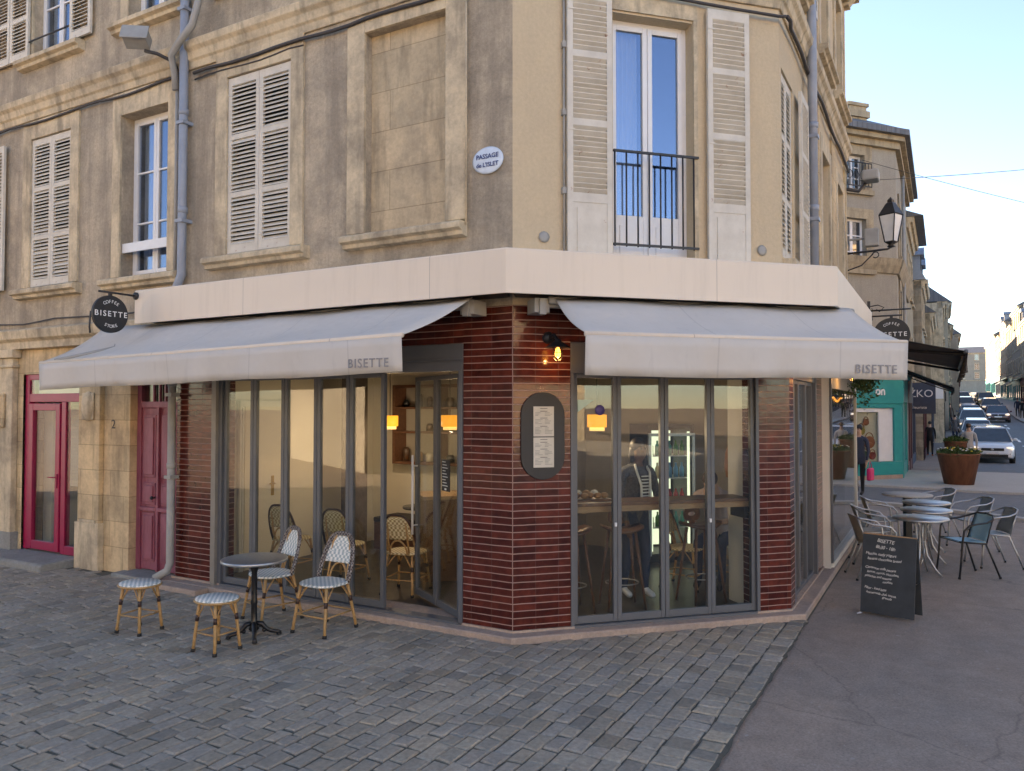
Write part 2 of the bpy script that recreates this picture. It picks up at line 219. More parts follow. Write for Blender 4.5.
# ---------------------------------------------------------------- mesh helpers
class MB:
    def __init__(s): s.v=[]; s.f=[]; s.sm=[]; s.mi=[]; s.X=Matrix.Identity(4); s.cur=0
    def add(s,vs,fs,smooth=False):
        b=len(s.v); s.v+=[tuple(s.X@Vector(p)) for p in vs]
        for f in fs: s.f.append(tuple(i+b for i in f)); s.sm.append(smooth); s.mi.append(s.cur)
        return s
    def box(s,x0,x1,y0,y1,z0,z1):
        if x0>x1:x0,x1=x1,x0
        if y0>y1:y0,y1=y1,y0
        if z0>z1:z0,z1=z1,z0
        return s.add([(x0,y0,z0),(x1,y0,z0),(x1,y1,z0),(x0,y1,z0),(x0,y0,z1),(x1,y0,z1),(x1,y1,z1),(x0,y1,z1)],[(0,3,2,1),(4,5,6,7),(0,1,5,4),(1,2,6,5),(2,3,7,6),(3,0,4,7)])
    def tube(s,pts,r,seg=8,closed=False,smooth=True):
        pts=[Vector(p) for p in pts]; n=len(pts); rs=r if isinstance(r,(list,tuple)) else [r]*n; vs=[];fs=[]; up=None
        for i,p in enumerate(pts):
            a=pts[(i-1)%n] if (closed or i>0) else p; b=pts[(i+1)%n] if (closed or i<n-1) else p
            t=(b-a).normalized()
            if up is None: up=t.cross(Vector((0,0,1)) if abs(t.z)<.9 else Vector((1,0,0))).normalized()
            up=(up-t*up.dot(t)); up=up.normalized() if up.length>1e-6 else t.orthogonal().normalized(); w=t.cross(up)
            for k in range(seg):
                an=2*PI*k/seg; vs.append(p+(up*math.cos(an)+w*math.sin(an))*rs[i])
        m=n if closed else n-1
        for i in range(m):
            for k in range(seg):
                a=i*seg+k; b=i*seg+(k+1)%seg; c=((i+1)%n)*seg+(k+1)%seg; d=((i+1)%n)*seg+k; fs.append((a,b,c,d))
        if not closed: fs.append(tuple(reversed(range(seg)))); fs.append(tuple((n-1)*seg+k for k in range(seg)))
        return s.add(vs,fs,smooth)
    def lathe(s,prof,seg=24,c=(0,0,0),smooth=True,sx=1,sy=1):
        vs=[];fs=[];n=len(prof)
        for r,z in prof:
            for k in range(seg): a=2*PI*k/seg; vs.append((c[0]+r*sx*math.cos(a),c[1]+r*sy*math.sin(a),c[2]+z))
        for i in range(n-1):
            for k in range(seg): fs.append((i*seg+k,i*seg+(k+1)%seg,(i+1)*seg+(k+1)%seg,(i+1)*seg+k))
        fs.append(tuple(reversed(range(seg)))); fs.append(tuple((n-1)*seg+k for k in range(seg)))
        return s.add(vs,fs,smooth)
    def ball(s,c,rx,ry=None,rz=None,seg=12,rings=8):
        ry=ry or rx; rz=rz or rx; vs=[];fs=[]
        for i in range(1,rings):
            th=PI*i/rings
            for k in range(seg): a=2*PI*k/seg; vs.append((c[0]+rx*math.sin(th)*math.cos(a),c[1]+ry*math.sin(th)*math.sin(a),c[2]-rz*math.cos(th)))
        b=len(vs); vs+=[(c[0],c[1],c[2]-rz),(c[0],c[1],c[2]+rz)]
        for i in range(rings-2):
            for k in range(seg): fs.append((i*seg+k,i*seg+(k+1)%seg,(i+1)*seg+(k+1)%seg,(i+1)*seg+k))
        for k in range(seg): fs.append((b,(k+1)%seg,k)); fs.append((b+1,(rings-2)*seg+k,(rings-2)*seg+(k+1)%seg))
        return s.add(vs,fs,True)
    def ex(s,prof,x0,x1,k0=0,k1=0):
        "profile [(y,z)] extruded along x, ends mitred by k*(-y)"
        n=len(prof); vs=[(x0+k0*(-y),y,z) for y,z in prof]+[(x1+k1*(-y),y,z) for y,z in prof]
        fs=[(i,(i+1)%n,n+(i+1)%n,n+i) for i in range(n)]+[tuple(reversed(range(n))),tuple(range(n,2*n))]
        return s.add(vs,fs)
    def ey(s,poly,y0,y1):
        "polygon [(x,z)] extruded along y"
        n=len(poly); vs=[(x,y0,z) for x,z in poly]+[(x,y1,z) for x,z in poly]
        return s.add(vs,[(i,(i+1)%n,n+(i+1)%n,n+i) for i in range(n)]+[tuple(reversed(range(n))),tuple(range(n,2*n))])
    def ez(s,poly,z0,z1):
        n=len(poly); vs=[(x,y,z0) for x,y in poly]+[(x,y,z1) for x,y in poly]
        return s.add(vs,[(i,(i+1)%n,n+(i+1)%n,n+i) for i in range(n)]+[tuple(reversed(range(n))),tuple(range(n,2*n))])
    def wall(s,x0,x1,z0,z1,holes,d=.28,y=0,back=True):
        "wall face at y with rectangular openings (x0,x1,z0,z1) and their reveals"
        xs=sorted({x0,x1}|{h[0] for h in holes}|{h[1] for h in holes}); zs=sorted({z0,z1}|{h[2] for h in holes}|{h[3] for h in holes})
        xs=[x for x in xs if x0<=x<=x1]; zs=[z for z in zs if z0<=z<=z1]
        for i in range(len(xs)-1):
            for j in range(len(zs)-1):
                cx=(xs[i]+xs[i+1])/2; cz=(zs[j]+zs[j+1])/2
                if any(h[0]<cx<h[1] and h[2]<cz<h[3] for h in holes): continue
                a,b,c,e=xs[i],xs[i+1],zs[j],zs[j+1]
                s.add([(a,y,c),(b,y,c),(b,y,e),(a,y,e)],[(0,1,2,3)])
                if back: s.add([(a,y+d,c),(b,y+d,c),(b,y+d,e),(a,y+d,e)],[(3,2,1,0)])
        for h in holes:
            a,b,c,e=h[:4]
            for q in ([(a,c),(a,e)],[(b,e),(b,c)],[(a,e),(b,e)],[(b,c),(a,c)]):
                (p0,p1)=q; s.add([(p0[0],y,p0[1]),(p1[0],y,p1[1]),(p1[0],y+d,p1[1]),(p0[0],y+d,p0[1])],[(0,1,2,3)])
        return s
WM={}
def fix(mb,name,mats):
    me=bpy.data.meshes.new(name); me.from_pydata(mb.v,[],mb.f); me.update()
    for m in mats: me.materials.append(m)
    me.polygons.foreach_set('use_smooth',mb.sm); me.polygons.foreach_set('material_index',mb.mi)
    bm=bmesh.new(); bm.from_mesh(me); bmesh.ops.recalc_face_normals(bm,faces=bm.faces); bm.to_mesh(me); bm.free(); return me
def obj(name,mb,mat,parent=None,Mx=None,bevel=0,label=None):
    mats=mat if isinstance(mat,(list,tuple)) else [mat]
    me=mb if isinstance(mb,bpy.types.Mesh) else fix(mb,name,mats)
    o=bpy.data.objects.new(name,me); COL.objects.link(o)
    Wp=WM[parent] if parent else Matrix.Identity(4); Wm=Mx if Mx is not None else Wp
    if parent: o.parent=parent
    o.matrix_local=Wp.inverted()@Wm; WM[o]=Wm
    if bevel: b=o.modifiers.new('bevel','BEVEL'); b.width=bevel; b.segments=2; b.limit_method='ANGLE'
    if label: o['label']=label
    return o
def tag(o,label,cat,group=None,kind=None):
    o['label']=label; o['category']=cat
    if group:o['group']=group
    if kind:o['kind']=kind
    return o
def struct(name,mb,mat,Mx=None,**k):
    o=obj(name,mb,mat,None,Mx,**k); o['kind']='structure'; return o
def thing(name,label,cat,Mx,group=None):
    o=bpy.data.objects.new(name,None); COL.objects.link(o); o.empty_display_size=.2; o.matrix_world=Mx; WM[o]=Mx.copy(); return tag(o,label,cat,group)
def dup(o,Mx,label=None,group=None):
    def rec(s,par):
        c=s.copy(); COL.objects.link(c)
        if par is None: c.matrix_world=Mx; WM[c]=Mx.copy()
        else: c.parent=par; c.matrix_local=WM[s.parent].inverted()@WM[s]; WM[c]=WM[par]@(WM[s.parent].inverted()@WM[s])
        for ch in [q for q in WM if q.parent==s]: rec(ch,c)
        return c
    r=rec(o,None)
    if label: r['label']=label
    if group: r['group']=group
    return r
def text_mesh(body,size,ext=.002,spacing=1.0,align='CENTER',bold=0):
    c=bpy.data.curves.new('t','FONT'); c.body=body; c.size=size; c.extrude=ext; c.align_x=align; c.align_y='CENTER'; c.space_character=spacing; c.offset=bold; c.resolution_u=3
    o=bpy.data.objects.new('t',c); COL.objects.link(o); dg=bpy.context.evaluated_depsgraph_get(); me=bpy.data.meshes.new_from_object(o.evaluated_get(dg)); bpy.data.objects.remove(o); bpy.data.curves.remove(c); return me
def text(name,body,size,mat,parent,Mx,**k):
    "Mx: x right, y inwards, z up; letters stand in the xz plane facing -y"
    me=text_mesh(body,size,**k); me.materials.clear(); me.materials.append(mat); me.transform(RX(PI/2)); return obj(name,me,mat,parent,Mx)
def arc(cx,cy,r,a0,a1,n): return [(cx+r*math.cos(a0+(a1-a0)*i/n),cy+r*math.sin(a0+(a1-a0)*i/n)) for i in range(n+1)]
# ================================================================ GROUND
PROF=[(-400,0),(0,0),(4,-.25),(15,-.42),(24,-.28),(48,.8),(90,2.5),(150,4.4),(220,6.2),(420,7.5),(1500,8)]
def gz(s):
    for (a,za),(b,zb) in zip(PROF,PROF[1:]):
        if s<=b: 
            t=max(0,(s-a)/(b-a)); t=t*t*(3-2*t) if b-a<60 else t; return za+(zb-za)*t
    return PROF[-1][1]
def sheet(s0,s1,p0,p1,dz,ns=40,n2=1):
    "strip on the sloping street: s along it, p metres out from the left house row (towards the roadway)"
    mb=MB(); vs=[];fs=[]
    for i in range(ns+1):
        s=s0+(s1-s0)*i/ns
        for j in range(n2+1): p=p0+(p1-p0)*j/n2; vs.append((s,-p,gz(s)+dz))
    w=n2+1
    for i in range(ns):
        for j in range(n2): a=i*w+j; fs.append((a,a+1,a+w+1,a+w))
    return mb.add(vs,fs)
g=MB(); ss=[-400,-100,-40,0,1,2,3,4,6,9,12,15,18,21,24,28,33,38,43,48,55,62,70,80,90,105,120,135,150,185,220,320,420,900,1500]
vs=[];fs=[]
for s in ss:
    for p in (-900,-300,-60,0,20,60,300,900): vs.append((s,-p,gz(s)-.012))
for i in range(len(ss)-1):
    for j in range(7): a=i*8+j; fs.append((a,a+1,a+9,a+8))
g.add(vs,fs); struct('ground',g,M['asph'],FS)
# cross street between the cafe block and the far block; carriageway of the far street
def poly_sheet(pts,z): mb=MB(); mb.add([(x,y,z) for x,y in pts],[tuple(range(len(pts)))]); return mb
def gp(px,py,z=0):
    r=ray(px,py); t=(z-CAMZ)/r.z; return (r.x*t,r.y*t)
road=[(4.2,17.6),(8.0,17.0),(9.2,15.2),(10.0,13.9),(11.5,13.15),(15,12.2),(60,2),(60,16),(22,17.6),(15.5,18.3),(12.5,18.95),(10.4,20.4),(7.5,22.6),(-10,30),(-14,24)]
struct('cross_street',poly_sheet(road,-.006),M['road'])
far_pts=[(10.4,20.4),(12.5,18.95),(15.5,18.3),(20.8,17.75),(24.2,20.6),(17.0,24.9),(13.5,26.5),(10.6,25.5),(7.4,24.6),(7.5,22.6)]
struct('far_corner_pavement',poly_sheet(far_pts,.0),M['pale'])
kb=MB()
def kerb_path(pts,w=.16,h=.05,z0=-.02):
    mb=MB(); n=len(pts); vs=[];fs=[]
    for i,p in enumerate(pts):
        p=Vector((p[0],p[1])); a=Vector(pts[max(0,i-1)][:2]); b=Vector(pts[min(n-1,i+1)][:2]); t=(b-a).normalized(); q=Vector((-t.y,t.x))*w
        for d,z in ((0,z0),(0,z0+h+.02),(1,z0+h+.02),(1,z0)): vs.append((p.x+q.x*d,p.y+q.y*d,z))
    for i in range(n-1):
        for k in range(4): a=i*4+k; b=i*4+(k+1)%4; fs.append((a,b,b+4,a+4))
    fs+= [(0,1,2,3),((n-1)*4+3,(n-1)*4+2,(n-1)*4+1,(n-1)*4)]
    return mb.add(vs,fs)
def smooth_path(pts,n=6):
    P=[Vector(p) for p in pts]; out=[]
    for i in range(len(P)-1):
        p0=P[max(0,i-1)];p1=P[i];p2=P[i+1];p3=P[min(len(P)-1,i+2)]
        for k in range(n):
            t=k/n; out.append(.5*((2*p1)+(p2-p0)*t+(2*p0-5*p1+4*p2-p3)*t*t+(-p0+3*p1-3*p2+p3)*t**3))
    out.append(P[-1]); return out
struct('far_kerb',kerb_path(smooth_path([(7.5,22.6),(9.0,21.3),(10.4,20.35),(11.6,19.4),(12.8,18.85),(15.5,18.3),(19,17.9),(22,17.7)])),M['pkerb'])
struct('near_kerb',kerb_path(smooth_path([(6.2,17.3),(8.0,17.0),(9.2,15.2),(10.0,13.9),(11.5,13.15),(15,12.2),(24,9.9)]),.22,.06),M['pkerb'])
struct('crossing_apron',poly_sheet([(9.35,14.4),(10.2,13.15),(11.6,12.5),(15,11.6),(24,9.2),(24,9.8),(15,12.1),(11.5,13.05),(10.1,13.8)],.004),M['pale'])
struct('far_road',sheet(6,420,2.9,7.0,.012,80,2),M['road'],FS)
struct('left_far_pavement',sheet(3.2,420,0.0,2.1,.10,80,1),M['asph'],FS)
struct('right_far_pavement',sheet(6,420,6.9,9.4,.12,80,1),M['pale'],FS)
mb=sheet(7,420,2.1,2.25,.105,80,1); struct('left_far_kerb',mb,M['pkerb'],FS)
struct('parking_strip',sheet(6,420,2.25,2.9,.008,80,1),M['road'],FS)
mb=MB()
for s in (5,16,28,40,55,72,95): 
    for k in range(2): mb.add([(s+k*3,-5.2,gz(s+k*3)+.03),(s+1.6+k*3,-5.2,gz(s+1.6+k*3)+.03),(s+1.6+k*3,-5.35,gz(s+1.6+k*3)+.03),(s+k*3,-5.35,gz(s+k*3)+.03)],[(0,1,2,3)])
struct('lane_markings',mb,M['wsign'],FS)
# --- setts: real stones, courses running parallel to the street
e1=Vector((math.sin(AL),math.cos(AL),0)); e2=Vector((math.cos(AL),-math.sin(AL),0))
FP=frame((1.18,4.61,0),(e1.x,e1.y))     # x along courses, y<0 = right ; edge line of the asphalt at y=0
def inside_kerb(p):
    a=FL.inverted()@p; b=FM.inverted()@p
    if a.x<0.1 and a.y>-.1 : return True
    if a.x>0 and b.y>-.1 : return True
    return False
pv=MB(); tones=[]; rnd=random.Random(3); y=0.0; row=0
def sett(x0,x1,y0,y1,c=None):
    P=FP@Vector(((x0+x1)/2,(y0+y1)/2,0))
    if inside_kerb(P) or P.y<2.6 or P.y>15 or P.x<-13.5: return
    j=lambda a:(rnd.random()-.5)*a
    gap=.0035+rnd.random()*.0045; x0+=gap;x1-=gap;y0+=gap;y1-=gap
    if x1-x0<.03 or y1-y0<.03: return
    zt=.005+rnd.random()*.006; bx=.012
    q=[(x0+j(.022),y0+j(.016)),(x1+j(.022),y0+j(.016)),(x1+j(.022),y1+j(.016)),(x0+j(.022),y1+j(.016))]
    cx=sum(a for a,b in q)/4; cy=sum(b for a,b in q)/4
    tx=j(.035);ty=j(.035); base=[(a,b,-.02) for a,b in q]; mid=[(a,b,zt-.008) for a,b in q]
    top=[(cx+(a-cx)*.86,cy+(b-cy)*.84,zt+(a-cx)*tx+(b-cy)*ty) for a,b in q]
    b0=len(pv.f)
    pv.add(base+mid+top,[(0,1,5,4),(1,2,6,5),(2,3,7,6),(3,0,4,7),(4,5,9,8),(5,6,10,9),(6,7,11,10),(7,4,8,11),(8,9,10,11)],False)
    r=rnd.random(); v=.285+rnd.random()**1.3*.06
    if r<.05: v=.32+rnd.random()*.04
    elif r<.13: v=.235
    t=rnd.random(); cc=(v*(1.22-.08*t),v*(1.04-.0*t),v*(.80+.10*t))
    tones.extend([cc]*(len(pv.f)-b0))
while y<17:
    if row<2: w=.17+.02*rnd.random(); L0,L1=.13,.17
    else: w=.110+.035*rnd.random(); L0,L1=.14,.24
    x=-5.5+rnd.random()*.3
    while x<13:
        l=L0+(L1-L0)*rnd.random(); sett(x,x+l,y,y+w); x+=l
    y+=w; row+=1
me=fix(pv,'setts',[M['paver']]); ca=me.color_attributes.new('tone','FLOAT_COLOR','CORNER'); dat=[]
for p,c in zip(me.polygons,tones): dat+= [c[0],c[1],c[2],1]*len(p.vertices)
ca.data.foreach_set('color',dat); struct('setts',me,M['paver'],FP)
struct('setts_bed',MB().add([(-4,0,-.005),(13,0,-.005),(13,17.5,-.005),(-4,17.5,-.005)],[(0,1,2,3)]),M['joint'],FP)
mb=MB(); rr=random.Random(5); xs=[-4+i*.11 for i in range(70)]
e=[(x,-.004-.024*rr.random()**2) for x in xs]; mb.add([(x,y_,.0035) for x,y_ in e]+[(x,.03,.0035) for x in reversed(xs)],[tuple(range(2*len(xs)))]); struct('edge_joint',mb,M['joint'],FP)

# ================================================================ CORNER HOUSE
H=thing('corner_house','tan rendered corner house with cream shutters above a tiled cafe front','building',T(*A))
UP=-.035  # upper render stands a little proud of the glazed brick
LX=-21.0; TOP=9.3  # left wing lengthened out of view to block the sun
# openings
L1=[(-7.93,-6.96,3.86,6.0),(-5.85,-4.9,3.84,5.96),(-3.84,-2.81,3.94,6.04),(-10.0,-9.03,3.86,6.0)]
L2=[(-7.93,-6.98,7.2,9.0),(-5.72,-4.85,7.2,9.0),(-3.8,-2.8,7.2,9.0),(-1.75,-.72,7.2,9.0),(-10.0,-9.05,7.2,9.0)]
blindL=(-1.745,-.725,3.96,6.07)
Mw=[(.99,1.86,3.4,6.0),(.99,1.86,7.0,8.9)]
FRU=FR@T(0,.085,0)
R1=[(.0,.70,3.72,5.72),(2.95,3.75,3.5,5.7),(4.7,5.5,3.5,5.7)]
R2=[(.45,1.2,7.1,8.8),(2.95,3.75,7.1,8.8),(4.7,5.5,7.1,8.8)]
mb=MB(); mb.wall(LX,.0145,3.1,TOP,L1+L2+[blindL],.26,UP); wl=obj('wall',mb,M['stucco'],H,FL)
mb=MB(); mb.wall(-.0145,2.8595,3.1,TOP,Mw,.26,UP); obj('wall',mb,M['stucco2'],H,FM)
mb=MB(); mb.wall(-.0985,5.92,3.1,TOP,R1+R2,.26,UP); obj('wall',mb,M['stucco2'],H,FRU)
# back and end walls, roof
def loc(F,x,y): p=F@Vector((x,y,0)); return (p.x,p.y)
FLi=FL.inverted(); 
def inL(F,x,y): p=FLi@(F@Vector((x,y,0))); return (p.x,p.y)
foot=[(LX,UP),(0,UP),inL(FM,2.86,UP),inL(FRU,5.92,UP)]; e3=foot[3]; foot+=[(e3[0]-9.5,e3[1]),(LX,8.3)]
mb=MB(); 
for a,b in ((3,4),(4,5),(5,0)):
    (xa,ya),(xb,yb)=foot[a],foot[b]; mb.add([(xa,ya,0),(xb,yb,0),(xb,yb,TOP),(xa,ya,TOP)],[(0,1,2,3)])
obj('rear_wall',mb,M['stucco3'],H,FL)
cen=(sum(p[0] for p in foot)/6,sum(p[1] for p in foot)/6)
def grow(k): 
    out=[]; n=len(foot)
    for i in range(n):
        p=Vector(foot[i]);a=(p-Vector(foot[i-1])).normalized();b=(Vector(foot[(i+1)%n])-p).normalized(); na=Vector((a.y,-a.x));nb=Vector((b.y,-b.x)); bis=(na+nb); out.append(tuple(p+bis*(k/max(.3,1+na.dot(nb)))))
    return out
for k,(g0,z0,z1) in enumerate(((.12,TOP-.25,TOP-.1),(.25,TOP-.1,TOP+.03),(.42,TOP+.03,TOP+.2))):
    mb=MB(); mb.ez(grow(g0),z0,z1); obj('eaves_cornice',mb,M['lime'],H,FL)
mb=MB(); a=grow(.5); n=len(a); b=[(cen[0]+(x-cen[0])*.45,cen[1]+(y-cen[1])*.45) for x,y in a]
mb.add([(x,y,TOP+.2) for x,y in a]+[(x,y,TOP+3.2) for x,y in b],[(i,(i+1)%n,n+(i+1)%n,n+i) for i in range(n)]+[tuple(range(n,2*n)),tuple(reversed(range(n)))]); obj('roof',mb,M['slate'],H,FL)
# string course
def band(F,x0,x1,prof,mat,name,k0=0,k1=0): mb=MB(); mb.ex(prof,x0,x1,k0,k1); return obj(name,mb,mat,H,F,bevel=.008)
sc=[(UP-.002,6.28),(-.06,6.28),(-.075,6.36),(-.10,6.38),(-.12,6.46),(-.16,6.50),(-.17,6.58),(-.09,6.63),(UP-.002,6.64)]
band(FL,LX,0,sc,M['lime'],'string_course',0,K)
band(FM,0,2.845,sc,M['lime'],'string_course',-K,K)
band(FRU,-.0844,5.92,sc,M['lime'],'string_course',-K,0)
# ground-floor entablature left of the cafe
band(FL,LX,-4.95,[(-.03,2.98),(-.10,2.98),(-.10,3.08),(-.16,3.12),(-.18,3.24),(-.10,3.27),(-.04,3.27)],M['lime'],'entablature')
# stone surround, sill
def surround(F,h,w=.18,sill=True,top=.2,mat='lime',y=UP,bot=None,proj=.03,sw=.2):
    x0,x1,z0,z1=h; mb=MB(); y0=y-proj; y1=y+.2
    mb.box(x0-w,x0-.001,y0,y1,z0,z1+top); mb.box(x1+.001,x1+w,y0,y1,z0,z1+top); mb.box(x0-.001,x1+.001,y0+.001,y1,z1+.001,z1+top)
    obj('window_surround',mb,M[mat],H,F,bevel=.006)
    if sill:
        mb=MB(); mb.ex([(y+.24,z0-.01),(y-.13,z0-.03),(y-.15,z0-.05),(y-.15,z0-.10),(y-.10,z0-.12),(y-.09,z0-.16),(y-.02,z0-.17),(y+.24,z0-.17)],x0-sw-.08,x1+sw+.08); obj('window_sill',mb,M[mat],H,F,bevel=.005)
def window(F,h,y,bars=(),cur=True,panel=0,leaf=2,mat='white',proj=True,dark=True):
    x0,x1,z0,z1=h; f=.045; mb=MB(); yy=y
    mb.box(x0,x0+f,yy,yy+.06,z0,z1); mb.box(x1-f,x1,yy,yy+.06,z0,z1); mb.box(x0+f,x1-f,yy+.002,yy+.06,z1-f,z1); mb.box(x0+f,x1-f,yy+.002,yy+.06,z0,z0+f)
    w=(x1-x0-2*f)/leaf; s=.05
    for i in range(leaf):
        a=x0+f+i*w+.003; b=a+w-.006; c=z0+f+.003; d=z1-f-.003
        mb.box(a,a+s,yy-.012,yy+.04,c,d); mb.box(b-s,b,yy-.012,yy+.04,c,d); mb.box(a+s,b-s,yy-.01,yy+.04,d-s,d); mb.box(a+s,b-s,yy-.01,yy+.04,c,c+s+panel)
        if panel: mb.box(a+s+.03,b-s-.03,yy-.02,yy-.008,c+s,c+panel-.05)
        for t in bars: mb.box(a+s,b-s,yy-.006,yy+.03,c+(d-c)*t-.012,c+(d-c)*t+.012)
    wn=obj('window',mb,M[mat],H,F,bevel=.004)
    mb=MB()
    for i in range(leaf):
        a=x0+f+i*w+s*.8; b=a+w-s*1.6; mb.box(a,b,yy+.012,yy+.02,z0+f+panel,z1-f)
    obj('pane',mb,M['wglass'],wn,F)
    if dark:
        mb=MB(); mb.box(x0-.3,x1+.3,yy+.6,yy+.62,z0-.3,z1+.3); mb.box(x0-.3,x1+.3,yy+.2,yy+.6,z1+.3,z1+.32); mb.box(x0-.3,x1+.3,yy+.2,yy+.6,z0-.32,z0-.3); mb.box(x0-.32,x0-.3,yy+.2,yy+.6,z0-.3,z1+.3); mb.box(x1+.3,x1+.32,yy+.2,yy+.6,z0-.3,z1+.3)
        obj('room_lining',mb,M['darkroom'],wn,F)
    if cur:
        mb=MB(); rr=random.Random(int(abs(x0)*100)); n=26; wd=(x1-x0)*(.27 if cur is True else cur)
        vs=[];fs=[]
        for i in range(n): xx=x0+f+.02+wd*i/(n-1); yv=yy+.12+.02*math.sin(i*1.5); vs+=[(xx,yv,z0+.05),(xx,yv,z1-.05)]
        for i in range(n-1): fs.append((2*i,2*i+2,2*i+3,2*i+1))
        mb.add(vs,fs,True); obj('curtain',mb,M['curtain'],wn,F)
    return wn
def shutter(F,w,h,X,lower=0,rails=(.33,.66),flip=1):
    "louvred leaf, local origin bottom-left, thickness towards +y"
    mb=MB(); s=.055; th=.035
    mb.box(0,s,0,th,0,h); mb.box(w-s,w,0,th,0,h); mb.box(s,w-s,.002,th-.002,h-.09,h); mb.box(s,w-s,.002,th-.002,0,.10)
    zs=[.10]+[lower+(h-lower)*r if lower else h*r for r in rails]+[h-.09]
    if lower: mb.box(s,w-s,.008,th-.008,.10,lower-.04); mb.box(s,w-s,.002,th-.002,lower-.05,lower+.04); zs[0]=lower+.04; mb.box(s+.04,w-s-.04,-.001,.006,.16,lower-.1)
    for z in zs[1:-1]: mb.box(s,w-s,.002,th-.002,z-.03,z+.03)
    for a,b in zip(zs,zs[1:]):
        a2=a+(.03 if a!=zs[0] else 0); b2=b-(.03 if b!=zs[-1] else 0); k=max(2,int((b2-a2)/.048))
        for i in range(k):
            z=a2+(b2-a2)*(i+.5)/k; dz=(.020+SR.uniform(-.003,.003)+(.008 if SR.random()<.04 else 0))*flip; t=.0035*flip; z+=SR.uniform(-.002,.002)
            mb.add([(s-.003,-.002,z-dz-t),(w-s+.003,-.002,z-dz-t),(w-s+.003,th+.002,z+dz-t),(s-.003,th+.002,z+dz-t),(s-.003,-.002,z-dz+t),(w-s+.003,-.002,z-dz+t),(w-s+.003,th+.002,z+dz+t),(s-.003,th+.002,z+dz+t)],[(0,3,2,1),(4,5,6,7),(0,1,5,4),(1,2,6,5),(2,3,7,6),(3,0,4,7)])
    o=obj('shutter',mb,M['shutter'],H,F@X)
    for z in (.18,h*.5,h-.2): obj('strap_hinge',MB().box(-.004,.07,-.006,-.002,z-.008,z+.008),M['shutter'],o,F@X)
    return o
SR=random.Random(21)
def closed_pair(F,h,y):
    x0,x1,z0,z1=h; w=(x1-x0)/2-.006; bk=MB(); bk.box(x0-.02,x1+.02,y+.14,y+.16,z0-.02,z1+.02); obj('dark_backing',bk,M['darkroom'],H,F)  # near-black board stands in for the unlit room behind the closed leaves
    shutter(F,w,z1-z0-.02,T(x0+.003,y,z0+.01)); shutter(F,w,z1-z0-.02,T(x0+w+.009,y,z0+.01))
for h in L1[:1]+[L1[2]]:
    closed_pair(FL,h,UP+.0); surround(FL,h,.19,top=.26)
# leftmost first-floor window: its right leaf swung open flat on the wall
x0,x1,z0,z1=L1[3]; surround(FL,L1[3],.15); window(FL,L1[3],UP+.16,(.33,.66)); shutter(FL,.48,z1-z0,T(x1+.02,UP-.08,z0))
shutter(FL,.48,z1-z0,T(x0-.5,UP-.08,z0))
surround(FL,L1[1],.17,top=.30); window(FL,L1[1],UP+.17,(.33,.66),cur=.3)
mb=MB(); mb.box(-5.93,-4.84,UP+.02,UP+.05,4.16,4.28); obj('window_board',mb,M['white'],H,FL)
# second-floor windows
surround(FL,L2[0],.15,sill=True); window(FL,L2[0],UP+.12,(.4,.75)); shutter(FL,.47,1.8,T(-8.43,UP-.08,7.2)); 
shutter(FL,.47,1.8,T(-8.92,UP-.08,7.2)); shutter(FL,.47,1.8,T(-6.94,UP-.08,7.2))
surround(FL,L2[4],.12,sill=False); window(FL,L2[4],UP+.12,(.4,.75))
mb=MB(); mb.tube([(-8.0,UP-.06,7.42),(-6.9,UP-.06,7.42)],.012); mb.tube([(-8.0,UP-.06,7.42),(-8.0,UP+.02,7.42)],.012); obj('guard_bar',mb,M['iron'],H,FL)
surround(FL,L2[1],.17,sill=True); window(FL,L2[1],UP+.15,(.4,.75))
for h in L2[2:4]: surround(FL,h,.17,sill=True); window(FL,h,UP+.15,(.4,.75))
# walled-up window
surround(FL,blindL,.235,top=.16,sill=True,sw=.16,proj=.035)
mb=MB(); mb.box(blindL[0],blindL[1],UP+.09,UP+.2,blindL[2],blindL[3]); obj('blocked_opening',mb,M['blind'],H,FL)
mb=MB(); mb.tube([(-.47,UP-.05,3.9),(-.47,UP-.05,6.28)],.010,6); obj('cable_clip_line',mb,M['lime'],H,FL)
# chamfer: french window with open shutters and railing
mb=MB(); mb.box(1.862,1.905,UP-.02,UP+.2,3.4,6.02); mb.box(.945,.988,UP-.02,UP+.2,3.4,6.02); mb.box(.945,1.905,UP-.02,UP+.2,6.022,6.17); obj('window_surround',mb,M['lime'],H,FM)
window(FM,Mw[0],UP+.14,(),cur=.36,panel=.55); window(FM,Mw[1],UP+.14,())
shutter(FM,.455,2.72,T(.505,UP-.075,3.42),lower=.72,rails=(.36,.69),flip=-1); shutter(FM,.47,2.72,T(1.99,UP-.075,3.42),lower=.72,rails=(.36,.69),flip=-1)
shutter(FM,.455,1.9,T(.505,UP-.075,7.0)); shutter(FM,.47,1.9,T(1.92,UP-.075,7.0))
mb=MB(); 
for z in (4.63,3.72): mb.box(.985,1.90,UP-.045,UP-.022,z-.011,z+.011)
for i in range(8):
    x=1.0+i*.121; mb.tube([(x,UP-.034,3.70),(x,UP-.034,4.63)],.0085,6)
obj('guard_railing',mb,M['iron'],H,FM)
mb=MB(); mb.tube([(.485,UP-.03,3.4),(.485,UP-.03,6.3)],.012,6)
for z in (4.2,4.95,5.6): mb.box(.465,.505,UP-.05,UP,z-.03,z+.03)
obj('espagnolette_rod',mb,M['conduit'],H,FM)
for x in (.29,2.63):
    mb=MB(); mb.lathe([(.001,0),(.05,0),(.055,.012),(.03,.02),(.001,.02)],12); mb2=MB(); obj('wall_vent',mb,M['conduit'],H,FM@T(x,UP,3.75)@RX(PI/2))
